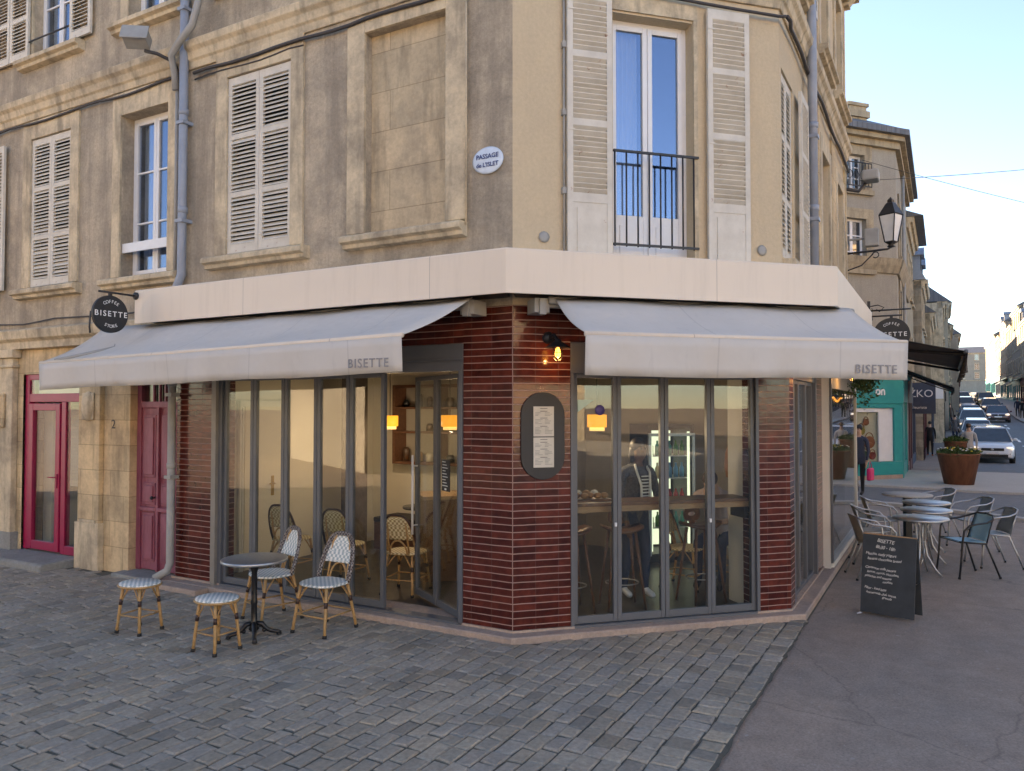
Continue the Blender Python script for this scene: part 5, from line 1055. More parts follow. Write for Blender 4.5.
tag(obj('paper_scrap',MB().add([(0,0,.006),(.06,.01,.012),(.05,.04,.02),(.01,.035,.006)],[(0,1,2,3)]),M['white'],None,T(3.58,8.05,0)),'white scrap of paper on the ground by the chalkboard','litter')
# ================================================================ PEOPLE
def grow_body(name,J,E,mats,region,parent,Mx):
    "J: list of (co,radius); E edges; skin modifier surface baked to one mesh, faces given a cloth or skin slot by region(edge index,point)"
    me=bpy.data.meshes.new('sk'); me.from_pydata([j[0] for j in J],E,[]); o=bpy.data.objects.new('sk',me); COL.objects.link(o)
    o.modifiers.new('skin','SKIN').use_smooth_shade=True
    if not me.skin_vertices: 
        bm=bmesh.new(); bm.from_mesh(me); bm.verts.layers.skin.verify(); bm.to_mesh(me); bm.free()
    for i,v in enumerate(me.skin_vertices[0].data): r=J[i][1]; v.radius=(r,r) if not isinstance(r,tuple) else r; v.use_root=(i==0)
    ss_=o.modifiers.new('sub','SUBSURF'); ss_.levels=1; ss_.render_levels=1
    dg=bpy.context.evaluated_depsgraph_get(); dg.update(); m2=bpy.data.meshes.new_from_object(o.evaluated_get(dg)); bpy.data.objects.remove(o)
    m2.materials.clear()
    for m in mats: m2.materials.append(m)
    V=[Vector(j[0]) for j in J]
    for p in m2.polygons:
        c=p.center; best=None
        for k,(a,b) in enumerate(E):
            d=V[b]-V[a]; t=max(0,min(1,(c-V[a]).dot(d)/max(1e-9,d.length_squared))); q=(c-(V[a]+d*t)).length
            if best is None or q<best[0]: best=(q,k,t)
        p.material_index=region(best[1],best[2],c); p.use_smooth=True
    return obj(name,m2,mats,parent,Mx)
def person(label,Mx,top,legs,skin='skin',hair='hairb',shoes='rubber',coat=.0,stride=.0,arm=(.1,-.1),lean=0,seated=False,long_hair=False,group=None,H_=1.72,headdrop=0,reach=0):
    t=thing('person',label,'person',Mx,group); s=H_/1.75
    def P(x,y,z): return (x*s,y*s,z*s)
    J=[];E=[];N={}
    def j(n,co,r): N[n]=len(J); J.append((P(*co),(r[0]*s,r[1]*s) if isinstance(r,tuple) else r*s)); return n
    def e(a,b,k): E.append((N[a],N[b])); KIND.append(k)
    KIND=[]; hz=.93 if not seated else .56; L=lean
    j('pel',(0,0,hz),(.155,.115)); j('waist',(0,.05*L,hz+.17),(.135,.10)); j('chest',(0,.22*L,hz+.36),(.165,.115)); j('sh',(0,.34*L,hz+.49),(.12,.09)); j('neck',(0,.40*L,hz+.575),.052); j('head0',(0,.47*L+.015,hz+.64-headdrop),(.068,.078)); j('head1',(0,.52*L+.02,hz+.735-headdrop*1.6),(.076,.090)); j('head2',(0,.54*L+.01,hz+.80-headdrop*2),(.05,.06)); j('nose',(0,.52*L+.115,hz+.69-headdrop*1.5),.012)
    for a,b,k in (('pel','waist','t'),('waist','chest','t'),('chest','sh','t'),('sh','neck','s'),('neck','head0','s'),('head0','head1','s'),('head1','head2','s'),('head0','nose','s')): e(a,b,k)
    for i,sx in enumerate((-1,1)):
        st=stride*(1 if i==0 else -1); n=str(i)
        if seated: j('hip'+n,(sx*.10,.02,hz-.03),.085); j('kn'+n,(sx*.13,.42,hz-.03),.062); j('ank'+n,(sx*.13,.40,.09),.042); j('toe'+n,(sx*.13,.55,.045),.036)
        else: j('hip'+n,(sx*.09,0,hz-.08),.088); j('kn'+n,(sx*.10,st*.22+.03,.50),.060); j('ank'+n,(sx*.10,st*.42-.02,.09),.040); j('toe'+n,(sx*.11,st*.42+.14,.04),.036)
        e('pel','hip'+n,'l'); e('hip'+n,'kn'+n,'l'); e('kn'+n,'ank'+n,'l'); e('ank'+n,'toe'+n,'f')
        ay=arm[i]; j('sho'+n,(sx*.185,.33*L,hz+.47),.062); zf=hz+.47
        if reach: j('el'+n,(sx*.25,.33*L+.12,hz+.22),.045); j('wr'+n,(sx*.16,.33*L+.34,hz+.22),.030); j('pal'+n,(sx*.13,.33*L+.42,hz+.23),(.036,.02)); fd=Vector((-.2*sx,1,0)).normalized()
        else: j('el'+n,(sx*.24,.33*L+ay*.5-.02,zf-.28),.045); j('wr'+n,(sx*.235,.33*L+ay+.03,zf-.52),.030); j('pal'+n,(sx*.23,.33*L+ay*1.15+.04,zf-.61),(.02,.036)); fd=Vector((0,.15,-1)).normalized()
        e('sh','sho'+n,'t'); e('sho'+n,'el'+n,'t'); e('el'+n,'wr'+n,'t'); e('wr'+n,'pal'+n,'s')
        pc=Vector(J[N['pal'+n]][0])/s; side=Vector((0,1,0)) if not reach else Vector((1,0,0))
        for f,(of,ln) in enumerate(((-.027,.062),(-.009,.075),(.009,.07),(.027,.055))):
            a=pc+side*of+fd*.03; b=a+fd*ln*.55; c=b+(fd*.8+Vector((-sx*.5,0,0) if not reach else (0,0,-.6))).normalized()*ln*.5
            j(f'f{n}{f}a',tuple(a),.009); j(f'f{n}{f}b',tuple(b),.0085); j(f'f{n}{f}c',tuple(c),.007); e('pal'+n,f'f{n}{f}a','s'); e(f'f{n}{f}a',f'f{n}{f}b','s'); e(f'f{n}{f}b',f'f{n}{f}c','s')
        a=Vector(J[N['wr'+n]][0])/s+(pc-Vector(J[N['wr'+n]][0])/s)*.5+side*(.03 if not reach else -sx*.03); b=a+(side*(1 if not reach else -sx)+fd).normalized()*.045; j(f'th{n}a',tuple(a),.011); j(f'th{n}b',tuple(b),.009); e('pal'+n,f'th{n}a','s'); e(f'th{n}a',f'th{n}b','s')
    idx={'s':0,'t':1,'l':2,'f':3}
    def region(k,tt,c):
        q=KIND[k]
        if q=='l' and c.z>(hz-coat)*s and not seated: return 1
        if q=='l' and seated and c.z>hz*s+.05: return 1
        return idx[q]
    tl=top if isinstance(top,bpy.types.Material) else M[top]; ll=legs if isinstance(legs,bpy.types.Material) else M[legs]
    grow_body('body',J,E,[M[skin],tl,ll,M[shoes]],region,t,Mx)
    hc=Vector(J[N['head1']][0]); mb=MB()
    mb.ball((hc.x,hc.y-.022*s,hc.z+.022*s),.088*s,.098*s,.088*s,14,10)
    if long_hair: mb.ball((hc.x,hc.y-.055*s,hc.z-.14*s),.10*s,.06*s,.22*s,12,10); mb.ball((hc.x-.065*s,hc.y+.0*s,hc.z-.14*s),.04*s,.05*s,.19*s,10,8)
    mb.v=[v for v in mb.v]; obj('hair',mb,M[hair],t)
    mb=MB()
    for sx in (-1,1): mb.ball((hc.x+sx*.028*s,hc.y+.075*s,hc.z-.015*s),.010*s,seg=8,rings=6)
    mb.ball((hc.x,hc.y+.072*s,hc.z-.07*s),.022*s,.01*s,.006*s,8,6); obj('face_features',mb,M['hairb'],t)
    return t
NAVY=col('navy_knit',(.035,.045,.075),.85,bump=.4); JEAN=col('dark_blue_jeans',(.02,.035,.08),.85); BLK=col('black_cloth',(.012,.012,.014),.85); PALE=col('pale_pink_striped_shirt',(.50,.38,.35),.8); LG=col('light_grey_jacket',(.48,.46,.45),.8); GRN=col('olive_coat',(.07,.07,.05),.9); BR=col('brown_jacket',(.12,.08,.06),.9); CHK=col('grey_tweed',(.09,.09,.10),.9,var=.5,scale=60)
pf=FM@T(1.66,.95,.056)@RZ(PI+.2)
pp=person('standing guest with long dark hair, charcoal top and pale scarf behind the bar window',pf,CHK,JEAN,'skind','hairb','white',0,.15,(.15,.1),.12,long_hair=True,H_=1.74)
mb=MB()
for sx in (-1,1):
    mb.tube([(sx*.07,.10,1.47),(sx*.085,.16,1.38),(sx*.06,.20,1.25),(sx*.055,.20,1.08)],.014,7)
for k in range(9): mb.box(-.055,.055,.195+.0,.215,1.06+.035*k,1.072+.035*k)
obj('scarf',mb,M['chalk'],pp)
pq=FM@T(2.92,1.35,.056)@RZ(PI-.75)
pp=person('seated guest in a pale striped shirt bending forward at the right of the bar window',pq@T(0,0,.0),PALE,JEAN,'skin','hairg','rubber',0,0,(.1,.1),.75,seated=True,H_=1.8,headdrop=.05,reach=1)
PQ=pq
t=rattan_chair('rattan chair under the seated guest in the pale shirt',PQ@T(0,-.02,.0),'weave2','rattan chairs inside the cafe')
# people in the street
def street(s,p,face=1,z=None): return FS@T(s,-p,(gz(s) if z is None else z)+.1)@RZ(-PI/2 if face>0 else PI/2)
def fs_at(px,py,d):
    q=FS.inverted()@at(px,py,d); return q.x,-q.y
q=at(859.5,480,18.9)
pw=person('passer by in a navy coat with a bright pink bag, beyond the shop window',T(q.x,q.y,0)@RZ(PI*.75),NAVY,BLK,'skin','hairb','rubber',.12,.2,(.1,-.1),H_=1.70)
t=thing('handbag','bright pink bag hanging at the side of the navy coat','bag',WM[pw]@T(-.26,.0,.52)); mb=MB(); mb.box(-.05,.05,-.13,.13,-.15,.15); obj('bag_body',mb,M['pink'],t,bevel=.03); mb=MB(); mb.tube([(0,-.08,.14),(0,-.06,.24),(0,0,.30),(0,.06,.24),(0,.08,.14)],.008,6); obj('bag_handle',mb,M['pink'],t)
s_,p_=fs_at(930,440,38.5); person('walker in a black coat and bright orange shoes, alone on the far pavement',street(s_,p_),BLK,BLK,'skin','hairb','orange',.35,.35,(.1,-.1))
s_,p_=fs_at(969,450,27.0); person('man in a light grey jacket standing behind the rusty planter',street(s_,p_,1),LG,BLK,'skin','hairg','rubber',.05,.1,(.1,.0))
ppl=[(940,62,BLK,JEAN,'walker in dark clothes at the left of the distant group',1.7),(944.5,66,GRN,BLK,'walker in an olive coat in the middle of the distant group',1.75),(950,58,BR,JEAN,'walker in a brown jacket at the right of the distant group',1.78),(936.5,75,NAVY,BLK,'small distant walker close to the shop fronts',1.65),(947,84,GRN,BLK,'most distant walker on the left pavement',1.7),
 (1018,72,NAVY,BLK,'walker in dark blue on the right hand pavement, left of a pair',1.75),(1022.5,70,BLK,BLK,'walker in black on the right hand pavement, at the frame edge',1.7),(955,48,CHK,JEAN,'walker in grey beside the parked cars',1.7)]
for px,d,a_,b_,lb,hh in ppl:
    s_,p_=fs_at(px,430,d); person(lb,street(s_,p_),a_,b_,'skin','hairb','rubber',.2,.25,(.12,-.1),group='people walking along the far street',H_=hh)
# ================================================================ PLANTERS
def planter(Mx,label,r0,r1,h,fl):
    t=thing('planter',label,'planter',Mx,None)
    mb=MB(); mb.lathe([(.001,0),(r0,0),(r1,h-.05),(r1+.02,h-.04),(r1+.02,h),(r1-.03,h),(r1-.05,h-.1),(.001,h-.1)],28); obj('tub',mb,M['corten'],t)
    mb=MB(); rr=random.Random(6)
    for i in range(900):
        a=rr.random()*2*PI; q=r1*math.sqrt(rr.random())*1.02; hh=h-.08+ .26*rr.random()*(1.1-q/r1*.6); L=.05+.05*rr.random(); d=Vector((rr.uniform(-1,1),rr.uniform(-1,1),rr.uniform(-.1,1))).normalized(); w_=d.cross(Vector((rr.random(),rr.random(),rr.random()))).normalized()*L*.3; p=Vector((q*math.cos(a),q*math.sin(a),hh)); d*=L; mb.add([p,p+d*.5+w_,p+d,p+d*.5-w_],[(0,1,2,3)])
    obj('foliage',mb,GREEN,t)
    for nm,c_,n in (('yellow_flowers',(.7,.55,.05),26),('white_flowers',(.75,.75,.72),22)):
        if not fl: break
        mb=MB()
        for i in range(n): a=rr.random()*2*PI; q=r1*math.sqrt(rr.random()); mb.ball((q*math.cos(a),q*math.sin(a),h+.06+.10*rr.random()),.03,.03,.015,8,5)
        obj(nm,mb,col(nm,c_,.6),t)
    return t
q=at(959,483,21.6); planter(T(q.x,q.y,0),'large rusty steel planter with yellow and white flowers on the far corner',.37,.53,.86,True)
q=at(956,470,26.0); planter(T(q.x,q.y,-.15),'smaller planter of dark shrubs half hidden behind the rusty one',.28,.34,1.15,False)
# ================================================================ CARS
def car(label,Mx,paint,face=1,suv=False,group='cars along the far street',lights=True):
    "local +y is the front"
    t=thing('car',label,'car',Mx,group); L=2.15; W_=.90; hb=.98 if suv else .86; ht=1.60 if suv else 1.45; gb=.22
    st=[(-L,.42,hb-.08,.74),(-L+.08,gb+.05,hb,.84),(-L+.5,gb,hb+.02,W_),(-.6,gb,hb,W_),(.7,gb,hb-.01,W_),(L-.9,gb,hb-.03,W_),(L-.35,gb+.02,hb-.13,W_-.03),(L-.06,gb+.08,hb-.27,.78),(L,.34,.58,.68)]
    mb=MB(); vs=[];fs=[]
    for y,z0,z1,w in st: vs+=[(-w*.93,y,z0),(-w,y,z0+.14),(-w,y,z1-.14),(-w*.90,y,z1),(w*.90,y,z1),(w,y,z1-.14),(w,y,z0+.14),(w*.93,y,z0)]
    for i in range(len(st)-1):
        for k in range(8): a=i*8+k; b=i*8+(k+1)%8; fs.append((a,b,b+8,a+8))
    fs+=[tuple(range(8)),tuple(len(st)*8-1-k for k in range(8))]; mb.add(vs,fs,True); bd=obj('body',mb,paint,t,bevel=.02)
    mb=MB(); a=[(-L+.18,.80),(L-1.12,.84)]; b=[(-L+.62,.60),(L-1.82,.64)]
    z0=hb-.02; z1=ht-.05
    mb.add([(-a[0][1],a[0][0],z0),(a[0][1],a[0][0],z0),(a[1][1],a[1][0],z0),(-a[1][1],a[1][0],z0),(-b[0][1],b[0][0],z1),(b[0][1],b[0][0],z1),(b[1][1],b[1][0],z1),(-b[1][1],b[1][0],z1)],[(0,3,2,1),(4,5,6,7),(0,1,5,4),(1,2,6,5),(2,3,7,6),(3,0,4,7)]); obj('windows',mb,M['carglass'],t)
    mb=MB(); mb.add([(-.62,b[0][0]-.05,z1-.01),(.62,b[0][0]-.05,z1-.01),(.66,b[1][0]+.04,z1-.01),(-.66,b[1][0]+.04,z1-.01),(-.54,b[0][0]+.1,ht),(.54,b[0][0]+.1,ht),(.56,b[1][0]-.1,ht),(-.56,b[1][0]-.1,ht)],[(0,3,2,1),(4,5,6,7),(0,1,5,4),(1,2,6,5),(2,3,7,6),(3,0,4,7)]); obj('roof',mb,paint,t,bevel=.03)
    for sx in (-1,1):
        mb=MB(); mb.tube([(sx*a[1][1],a[1][0]+.02,z0+.01),(sx*b[1][1],b[1][0]+.02,z1)],.03,6); mb.tube([(sx*a[0][1],a[0][0],z0+.01),(sx*b[0][1],b[0][0],z1)],.04,6); mb.tube([(sx*.815,-.15,z0),(sx*.63,-.2,z1)],.025,6); obj('pillar',mb,paint,t)
        mb=MB(); mb.ball((sx*.99,.55,hb+.07),.09,.06,.07,10,8); mb.tube([(sx*.86,.55,hb-.0),(sx*.98,.55,hb+.04)],.02,6); obj('wing_mirror',mb,paint,t)
        mb=MB(); mb.ball((sx*.66,L-.16,.70),.17,.12,.085,12,8); obj('headlight',mb,M['headl'],t)
        mb=MB(); mb.ball((sx*.68,-L+.06,.82),.13,.06,.09,10,8); obj('tail_light',mb,M['pink'],t)
        for y in (-L+.78,L-.82):
            X=Mx@T(sx*.80,y,.33)@RY(PI/2); mb=MB(); mb.lathe([(.20,-.11),(.31,-.11),(.33,-.08),(.33,.08),(.31,.11),(.20,.11)],20); wh=obj('wheel',mb,M['rubber'],t,X); mb=MB(); mb.lathe([(.001,-.1),(.21,-.1),(.21,.1),(.001,.1)],10); obj('rim',mb,M['steel'],wh,X)
    mb=MB(); mb.box(-.45,.45,L-.04,L+.012,.60,.72); mb.box(-.6,.6,L-.06,L+.008,.30,.44); gr=obj('grille',mb,M['rubber'],t); mb=MB(); mb.box(-.26,.26,L+.013,L+.025,.47,.57); obj('number_plate',mb,M['white'],t)
    mb=MB(); mb.lathe([(.001,0),(.06,0),(.06,.015),(.001,.015)],12); obj('badge',mb,M['steel'],gr,Mx@T(0,L+.013,.66)@RX(-PI/2))
    return t
def paint(n,c): 
    m=simple('paint_'+n,c,.3,0,.02,2); b=m.node_tree.nodes['Principled BSDF']; b.inputs['Coat Weight'].default_value=1; b.inputs['Coat Roughness'].default_value=.05; return m
WP=paint('white',(.70,.71,.73)); SP=paint('silver',(.42,.44,.46)); DP=paint('dark_red',(.10,.015,.015)); BP=paint('blue_grey',(.12,.17,.24)); KP=paint('black',(.02,.02,.022)); YP=paint('sand',(.45,.42,.2))
def park(px,d,paint_,label,suv=False,dirn=1,p=None):
    s_,p_=fs_at(px,430,d)
    if p: p_=p
    sl=(gz(s_+2)-gz(s_-2))/4
    X=FS@T(s_,-p_,gz(s_)+.02)@RZ(PI/2 if dirn>0 else -PI/2)     # front towards the camera when dirn>0
    X=X@RX(math.atan(-sl if dirn>0 else sl))
    return car(label,X,paint_,suv=suv)
park(989.5,36.5,WP,'white car parked nearest, facing the camera, right of the planter',True)
park(981.5,42.6,SP,'silver car parked directly behind the nearest white one',False)
park(976.5,48.5,WP,'white car third in the parked line',False)
park(972.5,55,SP,'pale grey car fourth in the parked line',True)
park(970,68,BP,'blue grey car fifth in the parked line',False); park(966,84,WP,'white car sixth in the parked line',False); park(963,98,WP,'white van like car seventh in the parked line',True); park(961,112,SP,'silver car eighth in the parked line, small with distance',False)
park(997,66,DP,'dark red car driving towards the camera on the right of the road',False)
park(991,80,BP,'blue grey car following the dark red one',False); park(986,92,YP,'sand coloured car third in the moving line',True); park(983,106,WP,'white car last in the moving line',False)
# ================================================================ STREET HOUSES
def house(label,F,w,d,hgt,roofh,wall,cols,rows,gf=3.2,base=0,mansard=False,shop=None,chim=1,ww=.95,wh=1.7,roofmat='slate',over=.3,surr=True,x0=0,shut=False,winmat='white',group='houses along the far street',dorm=0,front_only=False):
    "local x along the front, y>0 inwards"
    Mx=F@T(x0,0,base); t=thing('street_house',label,'house',Mx,group)
    dz=(hgt-gf)/max(1,rows); holes=[]
    for r in range(rows):
        for c in range(cols): cx=w*(c+.5)/cols; z=gf+dz*r+.55*min(1,dz/2.7); holes.append((cx-ww/2,cx+ww/2,z,z+min(wh,dz*.66)))
    mb=MB(); mb.wall(0,w,gf,hgt,holes,.25,0,back=False); mb.box(0,w,.26,.3,gf,hgt)
    mb.add([(0,0,-3),(0,d,-3),(0,d,hgt),(0,0,hgt)],[(0,1,2,3)]); mb.add([(w,0,-3),(w,d,-3),(w,d,hgt),(w,0,hgt)],[(3,2,1,0)]); mb.add([(0,d,-3),(w,d,-3),(w,d,hgt),(0,d,hgt)],[(3,2,1,0)])
    obj('wall',mb,wall,t)
    mb=MB()
    mb.ex([(.3,hgt-.35),(-.08,hgt-.35),(-.14,hgt-.15),(-.22,hgt-.15),(-.28,hgt+.05),(.3,hgt+.05)],-.0,w); obj('cornice',mb,M['lime'],t)
    mb=MB(); mb.ex([(.2,gf-.1),(-.10,gf-.1),(-.14,gf+.08),(.2,gf+.1)],0,w); obj('string_course',mb,M['lime'],t)
    mb=MB(); z=hgt+.06; o_=over
    if mansard: i1=.9; z2=z+roofh*.75; pr=[(-.2,z),(i1-.2,z2),(d*.5,z+roofh),(d-i1,z2),(d,z)]
    else: pr=[(-o_,z),(d*.5,z+roofh),(d+.1,z)]
    mb.ex(pr,-.05,w+.05); rf=obj('roof',mb,M[roofmat],t)
    for c in range(chim):
        cx=w*(.03 if c==0 else .97); mb=MB(); zt=z+roofh*(1.0 if not mansard else 1.05); mb.box(cx-.25,cx+.25,d*.28,d*.28+1.1,z+.1,zt+.75); mb.box(cx-.3,cx+.3,d*.28-.05,d*.28+1.15,zt+.6,zt+.8); ch=obj('chimney',mb,M['lime3'],rf)
    for c in range(dorm):
        cx=w*(c+.5)/dorm; mb=MB(); mb.box(cx-.6,cx+.6,.05,1.3,z,z+1.3); mb.ey([(cx+.78*math.cos(a),z+1.3+.45*math.sin(a)) for a in [PI*i/10 for i in range(11)]],-.12,1.5); obj('dormer',mb,M['zinc'],rf); mb=MB(); mb.box(cx-.42,cx+.42,.02,.045,z+.12,z+1.3); obj('dormer_window',mb,M['darkroom'],rf)
    for i,h in enumerate(holes):
        if i>=24: break
        a,b,c,e=h; mb=MB(); mb.box(a,a+.06,.12,.18,c,e); mb.box(b-.06,b,.12,.18,c,e); mb.box(a+.06,b-.06,.12,.18,e-.06,e); mb.box(a+.06,b-.06,.12,.18,c,c+.06); mb.box((a+b)/2-.03,(a+b)/2+.03,.115,.18,c+.06,e-.06)
        for zz in (.36,.68): mb.box(a+.06,b-.06,.125,.17,c+(e-c)*zz-.015,c+(e-c)*zz+.015)
        wn=obj('window',mb,M['white'],t); mb=MB(); mb.box(a+.05,b-.05,.15,.16,c+.05,e-.05); obj('pane',mb,M['farpane'],wn)
        if surr: mb=MB(); mb.box(a-.14,a-.001,-.03,.05,c,e+.15); mb.box(b+.001,b+.14,-.03,.05,c,e+.15); mb.box(a-.14,b+.14,-.035,.05,e+.001,e+.17); mb.box(a-.2,b+.2,-.10,.1,c-.13,c-.001); obj('stone_surround',mb,M['lime'],wn)
    if shop:
        mb=MB(); mb.wall(0,w,-3,gf,[(.35,w-.35,.45,2.35)],.25,-.04,back=False); mb.box(.1,w-.1,-.12,-.04,2.5,3.0); sf=obj('shopfront',mb,shop,t)
        mb=MB(); mb.box(.3,w-.3,.05,.06,.4,2.4); obj('shop_pane',mb,M['farpane'],sf); mb=MB(); 
        for k in range(1,4): mb.box(w*k/4-.04,w*k/4+.04,-.02,.06,.45,2.35)
        obj('glazing_bars',mb,shop,sf)
    else:
        mb=MB(); mb.box(0,w,0,.3,-3,gf); obj('ground_storey',mb,wall,t)
    return t
q=NB('street_window_pane'); q.base((.03,.04,.055)); q.rough(.03); q.b.inputs['Specular IOR Level'].default_value=1.0; q.b.inputs['IOR'].default_value=1.9; M['farpane']=q.m
# the teal shop on the far corner: chamfer front + street side
TW=5.2; fx=FT@T(-TW,0,0)
t=thing('teal_shop_house','rendered corner house with a teal shopfront across the side street','building',FT@T(0,0,0))
FSU=FS
def tw(px1,py1,px2,py2): a=hit(FT,px1,py1); b=hit(FT,px2,py2); return (a.x,b.x,b.z,a.z)
w1=tw(844,153,864,191); w2=tw(843,217,866,270)
mb=MB(); mb.wall(-TW,0,3.2,10.35,[w1,w2,(w1[0]-2.2,w1[1]-2.2,w1[2],w1[3]),(w2[0]-2.2,w2[1]-2.2,w2[2],w2[3])],.3,0); obj('wall',mb,M['stucco3'],t,FT)
mb=MB(); mb.wall(0,7.5,3.2,10.35,[(1.2,2.1,6.9,8.6),(1.2,2.1,3.9,5.9),(4.2,5.1,6.9,8.6),(4.2,5.1,3.9,5.9)],.3,0,back=False); obj('wall',mb,M['stucco3'],t,FS)
mb=MB(); mb.box(-TW,0,.02,.3,-.5,3.2); obj('ground_storey',mb,M['stucco3'],t,FT)
lb=(FT@Vector((-TW,0,0))); mb=MB(); pts=[tuple((FT@Vector((-TW,0,0))).xy),tuple((FT@Vector((0,0,0))).xy),tuple((FS@Vector((7.5,0,0))).xy),tuple((FS@Vector((7.5,9,0))).xy),tuple((FT@Vector((-TW,9,0))).xy)]
for a,b in ((2,3),(3,4),(4,0)): (xa,ya),(xb,yb)=pts[a],pts[b]; mb.add([(xa,ya,-1),(xb,yb,-1),(xb,yb,10.3),(xa,ya,10.3)],[(0,1,2,3)])
obj('rear_wall',mb,M['stucco3'],t,Matrix.Identity(4))
def inset(pts,k):
    c=Vector((sum(p[0] for p in pts)/len(pts),sum(p[1] for p in pts)/len(pts))); return [tuple(c+(Vector(p)-c)*k) for p in pts]
mb=MB(); mb.ez(inset(pts,1.06),10.2,10.34); mb.ez(inset(pts,1.03),10.0,10.195); obj('eaves_cornice',mb,M['lime3'],t,Matrix.Identity(4))
mb=MB(); mb.ez(inset(pts,1.09),10.345,10.52); a=inset(pts,1.08); b=inset(pts,.55); n=len(a)
mb.add([(x,y,10.53) for x,y in a]+[(x,y,12.0) for x,y in b],[(i,(i+1)%n,n+(i+1)%n,n+i) for i in range(n)]+[tuple(range(n,2*n))]); rf=obj('roof',mb,M['slate'],t,Matrix.Identity(4))
cq=hit(FT,846,130,1.2); mb=MB(); mb.box(cq.x-.35,cq.x+.35,.7,1.7,10.4,11.55); mb.box(cq.x-.42,cq.x+.42,.63,1.77,11.2,11.4); mb.box(cq.x-.4,cq.x+.4,.65,1.75,11.55,11.65); obj('chimney',mb,M['lime3'],rf,FT)
for F,x0,x1 in ((FT,-TW,0),(FS,0,7.5)):
    for z,pj in ((6.55,.16),(3.25,.12)):
        mb=MB(); mb.ex([(.1,z-.35),(-pj*.4,z-.35),(-pj,z-.1),(-pj-.05,z+.08),(.1,z+.1)],x0,x1); obj('string_course',mb,M['lime3'],t,F)
def simplewin(F,h,t):
    a,b,c,e=h; mb=MB(); mb.box(a,a+.07,.14,.2,c,e); mb.box(b-.07,b,.14,.2,c,e); mb.box(a+.07,b-.07,.14,.2,e-.07,e); mb.box(a+.07,b-.07,.14,.2,c,c+.07); mb.box((a+b)/2-.05,(a+b)/2+.05,.13,.2,c+.07,e-.07)
    for zz in (.36,.68): mb.box(a+.07,b-.07,.145,.19,c+(e-c)*zz-.018,c+(e-c)*zz+.018)
    wn=obj('window',mb,M['white'],t,F); mb=MB(); mb.box(a+.06,b-.06,.165,.17,c+.06,e-.06); obj('pane',mb,M['farpane'],wn,F)
    mb=MB(); mb.box(a-.28,a-.001,-.04,.05,c,e+.28); mb.box(b+.001,b+.28,-.04,.05,c,e+.28); mb.box(a-.28,b+.28,-.045,.05,e+.001,e+.3); mb.box(a-.3,b+.3,-.12,.1,c-.14,c-.001); obj('window_surround',mb,M['lime3'],t,F)
for h in (w1,w2,(w1[0]-2.2,w1[1]-2.2,w1[2],w1[3]),(w2[0]-2.2,w2[1]-2.2,w2[2],w2[3])): simplewin(FT,h,t)
for h in ((1.2,2.1,6.9,8.6),(1.2,2.1,3.9,5.9),(4.2,5.1,6.9,8.6),(4.2,5.1,3.9,5.9)): simplewin(FS,h,t)
mb=MB(); a,b=w1[0]-.1,w1[1]+.1
for z in (w1[2]+.05,w1[2]+.75): mb.box(a,b,-.22,-.19,z,z+.03)
for k in range(9): x=a+(b-a)*k/8; mb.tube([(x,-.205,w1[2]+.05),(x,-.205,w1[2]+.75)],.012,5)
for k in range(4): x=a+(b-a)*(k+.5)/4; mb.tube([(x+.09*math.cos(i*.8),-.205,w1[2]+.4+.13*math.sin(i*.8)) for i in range(9)],.01,5)
obj('guard_railing',mb,M['iron'],t,FT)
mb=MB(); mb.tube([(3.0,-.08,10.2),(3.0,-.08,0.2)],.05,8); obj('downpipe',mb,M['conduit'],t,FS)
# teal shopfront
def tx(px): return hit(FT,px,430,-.1).x
g0,g1,g2=tx(857),tx(880),tx(894)
mb=MB(); mb.box(-TW,0.02,-.16,.0,2.25,3.02); mb.box(-TW,.0,-.13,.0,.12,.52); mb.box(g2,.0,-.12,.0,.52,2.25); mb.box(-TW,g2,-.14,-.0,2.12,2.249); mb.box(-TW,.06,-.26,.0,3.03,3.12); mb.box(-TW,g0-1.2,-.1,0,.52,2.12); sf=obj('shopfront',mb,M['teal'],t,FT,bevel=.01)
mb=MB(); mb.box(g1,g2-.01,-.06,.0,.53,2.11); obj('white_panel',mb,M['white'],sf,FT); mb=MB(); mb.box(g0-1.2,g1,-.065,-.06,.53,2.11); obj('shop_pane',mb,M['glass'],sf,FT)
mb=MB(); mb.box(g0-1.2,g1,-.1,-.06,2.0,2.11); mb.box(g1-.05,g1,-.1,-.05,.53,2.0); obj('blind_box',mb,M['white'],sf,FT)
mb=MB(); mb.box(g0-1.2,g1,.001,.015,.53,2.11); obj('shop_backing',mb,M['cream'],sf,FT)
mb=MB(); mb.box(-TW,0,-.12,0.0,-.4,.12); obj('stone_base',mb,M['curb'],t,FT)
text('lettering','on',.36,M['wsign'],sf,FT@T(tx(879),-.17,2.62),ext=.01,bold=.008)
BAGS=[col('tan_leather',(.35,.12,.06),.5),col('ochre_bag',(.4,.3,.08),.5),col('dark_green_bag',(.03,.09,.06),.5),col('brick_red_bag',(.3,.05,.04),.5)]
for k,(px,z,r_) in enumerate(((863,1.45,.16),(871,1.1,.22),(866,.72,.15),(874,.7,.14),(868,1.7,.12))):
    tt_=thing('handbag',['rounded ochre bag high in the teal shop window','large tan bag in the middle of the teal shop window','dark green bag low at the left of the teal shop window','small brick red bag low at the right of the teal shop window','small tan purse at the top of the teal shop window'][k],'bag',FT@T(tx(px),-.03,z)); mb=MB(); mb.ball((0,0,0),r_,.02,r_*.85,14,8); obj('bag_body',mb,BAGS[[1,0,2,3,0][k]],tt_); mb=MB(); mb.tube([(r_*.7*math.cos(a),0,r_*.5+r_*.8*math.sin(a)) for a in [PI*i/10 for i in range(11)]],.012,5); obj('bag_handle',mb,BAGS[0],tt_)
